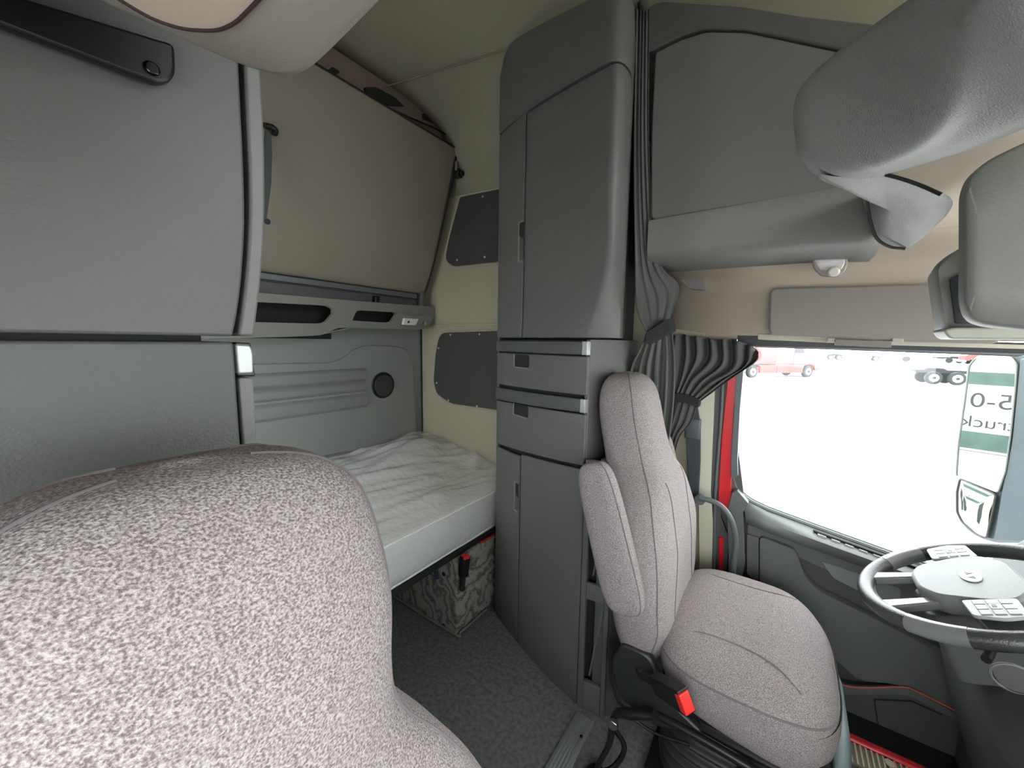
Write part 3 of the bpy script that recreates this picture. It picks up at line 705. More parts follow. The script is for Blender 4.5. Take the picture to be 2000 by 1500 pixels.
# floor threshold
th = empty('floor_threshold', 'ribbed aluminium threshold strip on the carpet by the driver seat', 'threshold strip')
box('strip', (-.558, .25, .0), (-.482, 1.275, .008), ALU, th, bevel=.003)
for xx in (-.548, -.536, -.524, -.512, -.500): box('rib', (xx, .25, .007), (xx+.006, 1.272, .011), ALU, th, bevel=.001)
disc('screw', (-.50, 1.19, .010), (0,0,1), .006, .003, mat('dark_screw', (0,0,0)), th, 12)

# ================================================================== OVERHEAD CABINET OVER THE DRIVER'S DOOR
oc = empty('overhead_cabinet', 'grey overhead cabinet with lift-up door above the driver door', 'cabinet')
YO = 1.60
def ox(name, pts, y, depth, m, r=.01, bevel=.006, parent=oc): return prism(name, rnd(WP(pts, 'y', y), r), (0, depth, 0), m, parent, bevel=bevel)
# top frame band
ox('top_frame', [(1266,12),(1290,2),(1450,12),(1560,30),(1700,45),(1800,60),(1800,130),(1640,96),(1460,58),(1375,55),(1330,70),(1278,96),(1264,100)], YO, .33, PLAST, [.03,.03,0,0,0,.0,.0,0,.03,.03,0,0,.01])
ox('door_panel', [(1279,102),(1332,76),(1378,61),(1460,63),(1640,101),(1800,140),(1800,330),(1652,366),(1455,399),(1271,429),(1272,250)], YO+.004, .028, mat('overhead_door_plastic', (.155,.155,.142), .5, .25, 500), [.01,0,.03,0,0,0,0,.0,.0,.02,0])
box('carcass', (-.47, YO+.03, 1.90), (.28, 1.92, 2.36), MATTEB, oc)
# lower fascia rolling under
topl = WP([(1268,435),(1300,430),(1455,404),(1600,379),(1652,370),(1690,364),(1740,356)], 'y', YO)
sec_rows = []
for i, p in enumerate(topl):
    t = i/(len(topl)-1)
    low = 1.792-.02*t
    col_ = [p+Vector((0,.012,.0)), p, Vector((p.x, YO, low+.035)), Vector((p.x, YO+.010, low+.010)), Vector((p.x, YO+.035, low-.008)), Vector((p.x+.002, YO+.10, low-.018)), Vector((p.x+.004, YO+.30, low-.02))]
    sec_rows.append(smoothpath(col_, 3))
sec_rows.insert(0, [p+Vector((-.0,.03,0)) if k < 99 else p for k, p in enumerate(sec_rows[0])])
grid('lower_fascia', sec_rows, mat('fascia_plastic', (.205,.20,.185), .5, .3, 450), oc, thick=.006)
box('end_panel', (-.478, YO+.02, 1.82), (-.468, 1.93, 2.62), PLAST, oc, bevel=.003)
# underside recess edge / wall bracket
br_ = empty('corner_bracket', 'grey rounded bracket under the rear end of the overhead cabinet', 'bracket')
prism('bracket_body', rnd(WP([(1325,522),(1374,536),(1374,566),(1345,564),(1330,550)], 'y', 1.88), [.01,.01,.002,.03,.03]), (0,.06,0), mat('bracket_plastic', (.22,.20,.185), .5), br_, bevel=.006)
disc('bracket_dimple', W(1339,533,'y',1.877), (0,-1,0), .014, .003, PLASTD, br_, 20)

# dome lamp on the header
dl = empty('dome_light', 'clear map reading light on the beige header above the side visor', 'light')
q = WP([(1586,503),(1655,502),(1657,514),(1651,530),(1637,540),(1605,538),(1590,524)], 'y', 1.80)
prism('housing', rnd(q, .008), (0,.03,0), mat('lamp_housing', (.42,.36,.33), .35), dl, bevel=.006)
prism('lens', rnd(WP([(1592,506),(1650,505),(1650,513),(1644,526),(1602,527),(1594,514)], 'y', 1.797), .006), (0,.01,0), LENS, dl, bevel=.004)
prism('bulb_bar', rnd(WP([(1598,509),(1648,508),(1648,513),(1600,514)], 'y', 1.792), .002), (0,.006,0), WHITE, dl, bevel=.002)
disc('swivel_lamp', W(1628,529,'y',1.792), (0,-1,-.4), .018, .02, LENS, dl, 24, .006)

# sun visor at the side
sv = empty('side_sun_visor', 'flat grey side sun visor folded against the header over the driver window', 'visor')
vp = rnd(WP([(1502,566),(1510,561),(1700,557),(1860,552),(1860,700),(1790,668),(1700,664),(1515,656),(1500,648)], 'y', 1.865), [.015,.01,0,0,0,.0,0,.02,.015])
prism('visor_board', rnd(WP([(1503,562),(1700,557),(1870,551),(1960,555),(1960,672),(1790,669),(1700,665),(1500,655)], 'y', 1.865), [.03,0,0,.02,.03,0,0,.03]), (0,.028,0), mat('visor_vinyl', (.255,.225,.205), .7, .2, 400), sv, bevel=.008)
prism('pivot_cover', rnd(WP([(1630,663),(1742,666),(1741,679),(1632,674)], 'y', 1.855), .003), (0,.03,0), mat('pivot_grey', (.19,.18,.15), .6), sv, bevel=.004)
for cx in ((1616,1632),(1742,1765)):
    prism('pivot_arm', rnd(WP([(cx[0],660),(cx[1],661),(cx[1],670),(cx[0],668)], 'y', 1.86), .004), (0,.02,0), TRIMC, sv, bevel=.003)

# ================================================================== WINDSCREEN CONSOLE (front overhead)
fc = empty('overhead_console', 'large pale grained overhead console reaching in from the upper right', 'console')
# stations from far (driver side) to near: depth Y
st_ = [ # (Y, top, mid, low) photograph positions read at that distance
 (1.10, (1556,186), (1566,290), (1600,338)),
 (1.06, (1585,155), (1615,322), (1650,352)),
 (1.00, (1640,110), (1680,318), (1700,345)),
 (.92, (1700,70), (1765,290), (1760,325)),
 (.84, (1750,32), (1830,245), (1820,308)),
 (.76, (1800,0), (1868,180), (1885,285)),
 (.68, (1860,-50), (1895,100), (1950,258)),
 (.60, (1930,-110), (1930,0), (2020,225)),
 (.50, (2040,-200), (2000,-120), (2120,190))]
rowsC = []
for Yv, t, m_, l in st_:
    A = W(*t, 'y', Yv); M_ = W(*m_, 'y', Yv-.02); B = W(*l, 'y', Yv+.13)
    mid1 = A.lerp(M_, .5)+Vector((-.004,-.006,0)); rowsC.append(smoothpath([A+Vector((.012,.01,.012)), A, mid1, M_, M_.lerp(B, .55)+Vector((0,-.006,-.006)), B, B+Vector((.03,.05,.02))], 4))
first = rowsC[0]; cen = sum(first, Vector())/len(first)
rowsC.insert(0, [p.lerp(cen, .25)+Vector((-.006,.03,0)) for p in first]); rowsC.insert(0, [p.lerp(cen, .8)+Vector((-.0,.05,0)) for p in first])
grid('console_shell', rowsC, LEATH, fc, thick=.012, sub=1)
# underside corner arm joining the overhead cabinet
arm = [(1598,340),(1640,345),(1700,338),(1728,340),(1790,358),(1840,376),(1858,388),(1860,402),(1845,425),(1815,452),(1790,474),(1768,485),(1735,480),(1712,465),(1700,435),(1694,400),(1692,378),(1650,366),(1615,352)]
ys = [1.10,1.10,1.08,1.08,1.10,1.12,1.15,1.2,1.27,1.35,1.44,1.52,1.56,1.585,1.59,1.59,1.585,1.40,1.18]
out = [W(*p, 'y', yy) for p, yy in zip(arm, ys)]
out = smoothpath(out, 3, closed=True)
cen = sum(out, Vector())/len(out)
rings = [[p.lerp(cen,.03)+Vector((0,.03,.005)) for p in out], out, [p.lerp(cen, .10)+Vector((0,-.008,-.006)) for p in out], [p.lerp(cen, .5)+Vector((0,-.012,-.010)) for p in out], [p.lerp(cen, .97)+Vector((0,-.012,-.010)) for p in out]]
V, Fc = loftgeo(rings, True); new('corner_arm', V, Fc, LEATH, fc, angle=60)
tube('arm_trim_line', WP([(1693,372),(1695,400),(1701,435),(1713,466),(1738,482),(1768,486)], 'y', 1.5), .004, PLASTD, fc)
tube('panel_gap', WP([(1729,341),(1760,349),(1800,363),(1838,380)], 'y', 1.08), .0035, MATTEB, fc)

# pods at right
pod = empty('sun_visor', 'rounded grey padded visor pod at the right edge above the windscreen corner', 'visor')
yy = .95
q = rnd(WP([(1886,372),(1900,335),(1940,305),(2080,240),(2080,652),(1990,640),(1930,634),(1895,622),(1885,590)], 'y', yy), [.03,.02,.02,.0,0,.02,.02,.03,.03], 4)
cen = sum(q, Vector())/len(q)
rings = [[p+Vector((.02,.10,.0)) for p in q], [p+Vector((0,.03,0)) for p in q], [p+Vector((0,.008,0)) for p in q], [p.lerp(cen,.05)+Vector((0,-.004,0)) for p in q], [p.lerp(cen,.6)+Vector((0,-.008,0)) for p in q]]
V, Fc = loftgeo(rings); new('padded_shell', V, Fc, mat('pod_plastic', (.19,.19,.175), .55, .3, 400), pod, angle=70)
pod2 = empty('header_pod', 'grey header housing with a dark screen above the windscreen corner', 'housing')
q = rnd(WP([(1828,522),(1850,500),(1900,470),(2080,420),(2080,655),(1890,660),(1858,660),(1845,645)], 'y', 1.25), [.03,.02,.02,0,0,.01,.02,.02], 4)
cen = sum(q, Vector())/len(q)
rings = [[p+Vector((.02,.16,.0)) for p in q], [p+Vector((0,.03,0)) for p in q], q, [p.lerp(cen,.04)+Vector((0,-.006,0)) for p in q]]
V, Fc = loftgeo(rings); new('housing_shell', V, Fc, mat('pod2_plastic', (.20,.21,.19), .5, .2, 400), pod2, angle=70)
prism('dark_screen', rnd(WP([(1853,545),(1885,530),(1900,530),(1900,632),(1864,632)], 'y', 1.238), .004), (0,-.004,0), mat('dark_screen', (.02,.025,.03), .2), pod2, bevel=.001)
prism('lower_lip', rnd(WP([(1842,645),(1862,640),(2080,640),(2080,663),(1855,662)], 'y', 1.2), .008), (0,.08,0), mat('lip_cream', (.42,.43,.36), .5), pod2, bevel=.004)

# ================================================================== PASSENGER OVERHEAD CABINET (underside seen at upper left)
po = empty('overhead_cabinet', 'pale underside of the passenger overhead cabinet across the top left corner', 'cabinet')
zz = 1.70
cor = [W(130,12,'z',zz), W(300,88,'z',zz), W(420,140,'z',zz), W(500,170,'z',zz), W(560,182,'z',zz), W(600,176,'z',zz), W(640,148,'z',zz), W(720,75,'z',zz), W(800,0,'z',zz), W(900,-90,'z',zz)]
edgep = smoothpath(cor, 4)
far = [Vector((.6, edgep[-1].y-.01, zz)), Vector((.6, YP+.01, zz)), Vector((edgep[0].x-.0, YP+.01, zz))]
base_out = edgep+far
cen = Vector((-.1, -.05, zz))
def grow(P, k, dz):
    return [Vector((p.x+(cen.x-p.x)*k, p.y+(cen.y-p.y)*k, p.z+dz)) for p in P]
rings = [grow(base_out, .0, .60), grow(base_out, 0, .10), grow(base_out, .0, .035), grow(base_out, .03, .010), grow(base_out, .08, .0), grow(base_out, .25, .0)]
rings[2] = grow(base_out, .0, .035)
V, Fc = loftgeo(rings); new('cabinet_shell', V, Fc, mat('overhead_pale_plastic', (.30,.26,.225), .55, .2, 450), po, angle=70)
q = rnd([W(150,-60,'z',zz-.002), W(235,0,'z',zz-.002), W(300,38,'z',zz-.002), W(360,57,'z',zz-.002), W(425,60,'z',zz-.002), W(460,45,'z',zz-.002), W(500,5,'z',zz-.002), W(560,-60,'z',zz-.002)], .01)
prism('lamp_panel', q, (0,0,.004), mat('pale_panel', (.50,.41,.33), .5), po, bevel=.001)
V, Fc = tubegeo(q, .0016, 6, True); new('panel_gap', V, Fc, mat('gap_dark', (.03,.015,.015), .9), po)

# ================================================================== CURTAINS
def drape(name, left, right, folds, amp, m, parent, depthdir, nv=40, nu=None, phase=0, pinch=None):
    L = smoothpath(left, 10); R = smoothpath(right, 10); N = min(len(L), len(R)); nu = nu or folds*8
    rows = []
    for j in range(N):
        v = j/(N-1); r = []; A = amp*(pinch(v) if pinch else 1)
        for i in range(nu+1):
            u = i/nu
            ph = u*folds*2*math.pi+phase+.9*noise.noise(Vector((u*4, v*2.5, phase)))
            off = A*(math.sin(ph)*.7+.3*math.sin(2.3*ph+1+v*2)+.35*noise.noise(Vector((u*7, v*3, 3+phase))))
            r.append(L[j].lerp(R[j], u)+Vector(depthdir)*off)
        rows.append(r)
    return grid(name, rows, m, parent, thick=.002, angle=180)
cu = empty('sleeper_curtain', 'long dark grey sleeper curtain hanging in folds between cabinet and overhead cabinet', 'curtain')
def C(px_, py_, y): return W(px_, py_, 'y', y)
drape('curtain_cloth', [C(1243,20,1.56), C(1238,300,1.56), C(1240,500,1.57), C(1243,600,1.58), C(1262,650,1.59)],
      [C(1268,20,1.60), C(1268,300,1.61), C(1285,500,1.66), C(1326,560,1.74), C(1308,625,1.70)], 4, .012, CURT, cu, (.3,-.9,0), phase=.5, pinch=lambda v: 1-.5*v)
drape('curtain_cloth', [C(1262,648,1.60), C(1250,680,1.60), C(1232,720,1.60), C(1228,780,1.62), C(1225,900,1.66), C(1225,1060,1.72)],
      [C(1308,625,1.68), C(1314,660,1.70), C(1318,720,1.72), C(1314,800,1.74), C(1302,900,1.76), C(1290,1060,1.80)], 5, .022, CURT, cu, (.3,-.9,0), phase=2.1, pinch=lambda v: .45+.7*v)
prism('tie_band', rnd([C(1261,650,1.57), C(1306,622,1.63), C(1310,645,1.63), C(1262,672,1.57)], .004), (.01,.05,0), MATTEB, cu)
tk = tube('curtain_track', [C(1245,-20,1.62), C(1258,20,1.62), C(1262,60,1.64)], .018, PLASTD); tag(tk, 'dark curtain track end at the ceiling beside the tall cabinet', 'curtain track')
wc = empty('window_curtain', 'dark grey pleated side window curtain gathered back with a tie band', 'curtain')
top = [(1318,656),(1345,654),(1380,660),(1420,664),(1455,668),(1482,688)]
def cw(p, y): return W(*p, 'y', y)
nu = 70; rows = []
topc = smoothpath([cw(p, 1.885) for p in top], 14)
mid = smoothpath([cw(p, 1.875) for p in [(1313,690),(1345,695),(1380,705),(1415,712),(1445,716),(1476,706)]], 14)
mid2 = smoothpath([cw(p, 1.86) for p in [(1310,735),(1335,738),(1352,742),(1372,746),(1395,748),(1425,742)]], 14)
pin = smoothpath([cw(p, 1.85) for p in [(1309,774),(1320,777),(1332,779),(1343,782),(1354,785),(1362,788)]], 14)
cols = []
for k in range(len(topc)):
    cols.append(smoothpath([topc[k], mid[k], mid2[k], pin[k]], 10))
for j in range(len(cols[0])):
    v = j/(len(cols[0])-1); r = []
    for k in range(len(cols)):
        u = k/(len(cols)-1); ph = u*7*2*math.pi+3.4*noise.noise(Vector((u*4, v*1.2, 7)))
        off = (.020*(1-v)+.007)*(math.sin(ph)+.3*math.sin(2*ph+1))
        r.append(cols[k][j]+Vector((0,-off-.01,.004*math.sin(ph*.5)*(1-v))))
    rows.append(r)
grid('curtain_cloth', rows, CURT, wc, thick=.002, angle=180)
drape('curtain_cloth', [C(1309,780,1.85), C(1300,820,1.85), C(1298,860,1.86), C(1292,930,1.87), C(1292,1000,1.88)],
      [C(1362,790,1.85), C(1350,825,1.85), C(1325,860,1.86), C(1312,930,1.87), C(1310,1000,1.88)], 4, .014, CURT, wc, (0,-1,0), phase=.3, pinch=lambda v: .5+.6*v)
prism('tie_band', rnd([C(1305,766,1.82), C(1340,770,1.82), C(1366,780,1.83), C(1364,796,1.83), C(1335,785,1.82), C(1304,782,1.82)], .003), (0,.05,0), MATTEB, wc)
# shoulder belt
sb = empty('shoulder_belt', 'dark seat belt webbing hanging on the pillar behind the driver seat', 'seat belt')
prism('webbing', rnd(WP([(1345,800),(1362,792),(1368,830),(1368,900),(1364,980),(1345,980),(1340,860)], 'y', 1.88), .006), (0,.012,0), mat('belt_webbing', (.035,.042,.048), .7), sb)
box('belt_guide', tuple(W(1350,850,'y',1.87)+Vector((-.03,0,-.02))), tuple(W(1368,828,'y',1.87)+Vector((0,.03,.02))), mat('guide_grey', (.06,.07,.075), .5), sb, bevel=.008)
gh = empty('grab_handle', 'curved grey grab handle on the door pillar behind the driver seat', 'handle')
tube('handle_bar', WP([(1366,972),(1385,977),(1405,986),(1422,1004),(1433,1030),(1437,1065),(1432,1110),(1428,1160)], 'y', 1.80), .0115, mat('handle_grey', (.09,.105,.11), .4), gh, seg=12)
disc('handle_mount', W(1368,973,'y',1.83), (0,-1,0), .022, .03, mat('handle_grey', (0,0,0)), gh)
disc('handle_mount', W(1428,1160,'y',1.83), (0,-1,0), .022, .03, mat('handle_grey', (0,0,0)), gh)

# ================================================================== SEATS
def make_seat(Yc, label, armrests, hk=1.0, hx=0.0):
    e = empty('truck_seat', label, 'seat')
    def O(x, y, z): return Vector((x, Yc+y, z))
    keys = [(.40,-.325,.215,.055),(.415,-.325,.25,.085),(.50,-.325,.285,.105),(.62,-.335,.300,.115),(.75,-.345,.300,.120),(.86,-.362,.268,.115),(.95,-.380,.218,.110),
            (1.02,-.412,.162,.108),(1.08,-.432,.140,.106),(1.16,-.452,.136,.104),(1.23,-.464,.133,.100),(1.285,-.470,.122,.088),(1.318,-.474,.100,.068),(1.335,-.476,.066,.045),(1.343,-.477,.012,.008)]
    keys = [(z, xc+hx*max(0, min(1, (z-.95)/.2)), hw*(1+(hk-1)*max(0, min(1, (z-1.0)/.12))), ht) for z, xc, hw, ht in keys]
    st = interp(keys, 5)
    N = 48
    def pt(z, xc, hw, ht, th):
        c, s = math.cos(th), math.sin(th); y = hw*sgnp(c, 3.0); x = ht*sgnp(s, 2.9)
        if s > 0:
            k = max(0, min(1, (1.05-z)/.25))*max(0, min(1, (z-.45)/.1)); x += .045*k*((abs(y)/max(hw, .01))**2*1.0-.45)
        return O(xc+x, y, z)
    rings = [[pt(*k, 2*math.pi*i/N) for i in range(N)] for k in st]
    back = loft('backrest', rings, FAB, e, angle=80)
    # seams
    def seam(th, a, b, nm='seam', rad=.0022):
        P = [pt(*k, th(k[0]) if callable(th) else th)+Vector((0,0,0)) for k in st[a:b]]; tube(nm, P, rad, PIPE, back, n=1, seg=6)
    for th in (math.radians(22), math.radians(158)): seam(th, 4, len(st)-3)
    for th in (math.radians(318), math.radians(222)): seam(th, 4, len(st)-3)
    # inner panel seams on the lower back
    for sg in (1, -1):
        P = []
        for k in st:
            if .44 < k[0] < .99:
                z, xc, hw, ht = k; yy_ = sg*(.115+.045*max(0, (.75-z)/.3)); c = min(.999, (yy_/hw))
                cc_ = math.copysign(abs(c)**(3.0/2), c); th = math.acos(max(-1, min(1, cc_))); P.append(pt(z, xc, hw, ht, th)+Vector((.0008,0,0)))
        tube('seam', P, .0018, PIPE, back, n=1, seg=6)
    # cushion
    ck = [(.345,-.02,.175,.255),(.352,-.02,.215,.292),(.38,-.025,.235,.308),(.43,-.03,.246,.318),(.475,-.035,.245,.318),(.505,-.04,.232,.305),(.525,-.045,.205,.278),(.540,-.05,.160,.225),(.549,-.055,.10,.15),(.553,-.06,.02,.03)]
    cst = interp(ck, 4); rings = []
    def cpt(z, xc, hx, hy, th):
        c, s = math.cos(th), math.sin(th); x = xc+hx*sgnp(s, 3.2); y = hy*sgnp(c, 3.4)
        zz_ = z-(.035*max(0, (x-.06)/.15)**2 if z > .46 else 0)
        if z < .46: zz_ -= .045*max(0, (x+.1)/.3)*((.46-z)/.12)
        return O(x, y, zz_)
    rings = [[cpt(*k, 2*math.pi*i/56) for i in range(56)] for k in cst]
    cush = loft('seat_cushion', rings, FAB, e, angle=80)
    P = [cpt(*cst[17], 2*math.pi*i/56)+Vector((0,0,.001)) for i in range(56)]
    V, Fc = tubegeo(P, .0028, 6, True); new('seam', V, Fc, PIPE, cush)
    for sg in (-1, 1):
        def surf(x, y):
            # height of cushion top at x, y
            best = .50
            for k in cst[20:]:
                z, xc, hx, hy = k
                if (abs((x-xc)/hx)**3.2+abs(y/hy)**3.4) <= 1: best = z
            return best-(.035*max(0, (x-.06)/.15)**2)
        P = [O(x, y*sg, surf(x, y)+.0015) for x, y in ((-.24,.215),(-.16,.185),(-.08,.175),(.0,.18),(.06,.20),(.11,.235))]
        tube('seam', P, .0022, PIPE, cush, n=5, seg=6)
    # side plate, pan, bellows and frame
    box('seat_pan', tuple(O(-.24,-.27,.315)), tuple(O(.19,.27,.362)), BLACK, e, bevel=.015, segs=3)
    for sg in (-1, 1):
        pl = [O(-.36,sg*.285,.47), O(-.27,sg*.285,.47), O(-.22,sg*.285,.36), O(-.10,sg*.285,.30), O(-.24,sg*.285,.24), O(-.36,sg*.285,.27), O(-.40,sg*.285,.38)]
        prism('recliner_cover', rnd(pl, .03), (0,-sg*.035,0), BELLM, e, bevel=.008)
        tube('cover_rim', [O(-.395,sg*.289,.40), O(-.385,sg*.292,.32), O(-.34,sg*.292,.25), O(-.25,sg*.29,.225), O(-.14,sg*.288,.25)], .005, BLACK, e)
    rings = []
    for i in range(57):
        z = .025+.285*i/56; b_ = 1+.045*math.cos(i/8*2*math.pi*1.0)
        rings.append([O(-.03+.225*b_*sgnp(math.sin(2*math.pi*k/40), 4), .235*b_*sgnp(math.cos(2*math.pi*k/40), 4), z) for k in range(40)])
    loft('bellows', rings, BELLM, e, angle=80)
    box('base_plate', tuple(O(-.28,-.24,.002)), tuple(O(.21,.24,.03)), BLACK, e, bevel=.006)
    tube('side_rail', [O(-.28,-.285,.285), O(-.10,-.298,.30), O(.10,-.298,.29), O(.20,-.27,.28)], .012, BLACK, e, seg=10)
    box('adjuster_lever', tuple(O(-.02,-.325,.235)), tuple(O(.045,-.285,.285)), BLACK, e, bevel=.014, segs=3)
    # front shroud
    rg = []
    for z, k in ((.05,1.0),(.2,1.0),(.32,.97),(.37,.93)):
        rg.append([O(.235*k, -.24, z), O(.252*k,-.10,z), O(.255*k,.10,z), O(.235*k,.24,z), O(.19,.24,z), O(.19,-.24,z)])
    loft('front_shroud', rg, mat('shroud_grey', (.16,.21,.21), .5), e, bevel=.01)
    if armrests:
        for sg in (-1, 1):
            yo = sg*.315
            ak = [(0,.012,.010),(.012,.042,.022),(.04,.062,.030),(.12,.070,.033),(.30,.068,.034),(.40,.064,.034),(.455,.054,.030),(.48,.034,.020),(.487,.008,.006)]
            ast = interp(ak, 4); bx, bz = -.335, .60; tx, tz = -.475, 1.07
            if sg > 0: bx, bz, tx, tz = -.36, .66, -.44, 1.06
            ax = Vector((tx-bx, 0, tz-bz)).normalized(); nn = Vector((ax.z, 0, -ax.x))
            rings = []
            Lg = math.hypot(tx-bx, tz-bz)/.487
            for t, hx, hy in ast:
                c = O(bx, yo, bz)+ax*t*Lg
                rings.append([c+nn*hx*sgnp(math.cos(2*math.pi*i/32), 3)+Vector((0, hy*sgnp(math.sin(2*math.pi*i/32), 2.8), 0)) for i in range(32)])
            ar = loft('armrest', rings, FAB, e, angle=80)
            for q_ in (3, 29) if sg > 0 else (29, 3):
                tube('seam', [r[q_]+nn*.0005 for r in rings[3:-3]], .002, PIPE, ar, n=1, seg=6)
        disc('armrest_pivot', O(-.40,-.30,.80), (0,1,0), .03, .04, BLACK, e)
    return e
make_seat(1.45, 'grey fabric driver seat with folded armrests facing the steering wheel', True)
make_seat(.105, 'grey fabric passenger seat whose headrest fills the lower left foreground', False, 1.19, .05)
# driver belt buckle and hardware beside the seat
bc = Vector((-.185, 1.105, .36))
up_ = Vector((.72,-.55,.42)).normalized(); sd_ = Vector((.45,-.1,-.85)); sd_ = (sd_-sd_.dot(up_)*up_).normalized()
e = buckle('seat_belt_buckle', 'large red and black belt buckle beside the driver seat cushion', Vector((-.19,1.085,.46)), sd_.cross(up_), up_, 1.5)
hw = empty('belt_anchor', 'black bolted belt anchor and bracket at the rear foot of the driver seat', 'anchor')
tube('anchor_arm', [(-.235,1.115,.33), (-.30,1.12,.29), (-.36,1.13,.24), (-.37,1.12,.14), (-.40,1.10,.05), (-.40,1.10,.01)], [.02,.022,.018,.016,.014,.014], BLACK, hw, seg=10, flat=.6)
disc('anchor_bolt', (-.355,1.108,.235), (.1,-1,.1), .016, .018, STEEL, hw, 6, .002)
disc('anchor_foot', (-.405,1.10,.005), (0,0,1), .03, .02, BLACK, hw, 20)
tube('anchor_hose', [(-.37,1.13,.2), (-.33,1.15,.12), (-.36,1.12,.05), (-.42,1.08,.03)], .009, BLACK, hw)
wt = prism('white_tag', [Vector((-.315,1.105,.02)),Vector((-.295,1.10,.02)),Vector((-.300,1.10,.075)),Vector((-.318,1.105,.055))], (0,.002,0), WHITE); tag(wt, 'small white paper tag sticking out below the driver seat', 'tag')

# ================================================================== STEERING WHEEL AND DASH
sw = empty('steering_wheel', 'black steering wheel with grey hub, buttons and oval emblem', 'steering wheel')
T = Matrix.Translation((.455, 1.455, .835)) @ Matrix.Rotation(math.radians(-25), 4, 'Y') @ Matrix.Rotation(math.radians(-90), 4, 'Z')
# local: +x = driver's right (toward -Y), +y = top of wheel (toward front), z = toward driver
def TL(x, y, z=0): return T @ Vector((x, y, z))
R_ = .222; ringp = [TL(R_*math.cos(2*math.pi*i/72), R_*math.sin(2*math.pi*i/72)) for i in range(72)]
V, Fc = tubegeo(ringp, .021, 14, True); new('rim', V, Fc, WHEELP, sw, angle=80)
def rimang(a0, a1, m, nm, r=.022, z=0):
    P = [TL(R_*math.cos(math.radians(a)), R_*math.sin(math.radians(a)), z) for a in range(a0, a1+1, 4)]; tube(nm, P, r, m, sw, n=1, seg=12)
GL = mat('wheel_gloss_insert', (.20,.21,.21), .25, coat=.4)
rimang(196, 226, GL, 'rim_insert'); rimang(314, 344, GL, 'rim_insert')
def lp(name, pts, z0, z1, m, r=.01, bevel=.004, parent=sw):
    q = rnd([TL(x, y, z0) for x, y in pts], r); return prism(name, q, (T.to_3x3() @ Vector((0,0,1)))*(z1-z0), m, parent, bevel=bevel)
lp('hub', [(-.118,.045),(-.07,.088),(.07,.088),(.118,.045),(.118,.0),(.085,-.085),(.04,-.112),(-.04,-.112),(-.085,-.085),(-.118,0)], -.02, .030, HUBP, .02, .008)
lp('spoke', [(-.215,.035),(-.08,.045),(-.08,-.045),(-.205,-.035)], -.012, .012, PLASTD, .01)
lp('spoke', [(.215,.035),(.08,.045),(.08,-.045),(.205,-.035)], -.012, .012, PLASTD, .01)
lp('spoke', [(-.10,-.205),(-.075,-.06),(-.05,-.06),(-.06,-.21)], -.012, .010, GL, .006)
lp('spoke', [(.10,-.205),(.075,-.06),(.05,-.06),(.06,-.21)], -.012, .010, GL, .006)
lp('column_shroud', [(-.07,-.12),(.07,-.12),(.08,.08),(-.08,.08)], -.20, -.03, PLASTD, .02)
for sg in (-1, 1):
    pd = lp('button_pad', [(sg*.108,.045),(sg*.182,.040),(sg*.190,.0),(sg*.176,-.046),(sg*.110,-.048)], .022, .030, BTN, .008, .002)
    for i in range(3):
        for j in range(3):
            cx, cy = sg*(.124+.021*i), .022-.022*j
            if i == 1 and j == 1: lp('centre_button', [(cx-.009,cy-.009),(cx+.009,cy-.009),(cx+.009,cy+.009),(cx-.009,cy+.009)], .030, .0335, WHITE, .003, .001, pd); lp('button_icon', [(cx-.005,cy-.005),(cx+.005,cy-.005),(cx+.005,cy+.003),(cx-.005,cy+.003)], .0335, .0342, BLACK, .001, 0, pd)
            else: lp('button', [(cx-.0095,cy-.0095),(cx+.0095,cy-.0095),(cx+.0095,cy+.0095),(cx-.0095,cy+.0095)], .030, .032, BTN, .002, .001, pd)
# oval emblem with two triangular cut marks
em = lp('emblem', [(.034*math.cos(a*math.pi/10), .020*math.sin(a*math.pi/10)) for a in range(20)], .030, .033, SILVER, 0, .001)
lp('emblem_mark', [(-.018,-.006),(-.004,-.006),(-.009,.007)], .0331, .0338, PLASTD, 0, 0, em)
lp('emblem_mark', [(.004,.006),(.018,.006),(.011,-.007)], .0331, .0338, PLASTD, 0, 0, em)
stk = tube('control_stalk', [TL(.05,.0,-.06), TL(.12,-.03,-.07), TL(.19,-.06,-.06)], [.008,.007,.009], BLACK); tag(stk, 'thin black control stalk beneath the steering wheel rim', 'stalk')
ds = empty('dashboard', 'dark grey lower dashboard panel right of the driver footwell', 'dashboard')
dsp = [(.60,.9,.005),(.60,.9,.75),(.72,.9,.92),(1.45,.9,.95),(1.45,.9,.005)]
prism('dash_body', [Vector((x,y,z)) for x,y,z in dsp], (0,1.0,0), PLASTD, ds, bevel=.02, segs=4)
# side cheek reaching to the column
ck_ = rnd([Vector((.50,1.12,.66)),Vector((.62,1.12,.72)),Vector((.75,1.12,.72)),Vector((.75,1.12,.02)),Vector((.62,1.12,.02)),Vector((.52,1.12,.35)),Vector((.47,1.12,.55))], .04)
prism('knee_panel', ck_, (0,.62,0), mat('knee_plastic', (.06,.07,.068), .45, .2, 500), ds, bevel=.02, segs=4)
kc = W(1978,1322,'y',1.115)
disc('round_recess', kc+Vector((0,-.0,0)), (-.3,-1,.2), .026, .004, BLACK, ds, 32)
V, Fc = tubegeo([kc+Vector((.030*math.cos(a/24*2*math.pi), -.004, .026*math.sin(a/24*2*math.pi))) for a in range(24)], .003, 8, True); new('recess_rim', V, Fc, PLASTD, ds)

# ================================================================== OUTSIDE
GZ = -1.40
g = new('ground', [(-60,-60,GZ),(160,-60,GZ),(160,260,GZ),(-60,260,GZ)], [(0,1,2,3)], GROUND); struct(g)
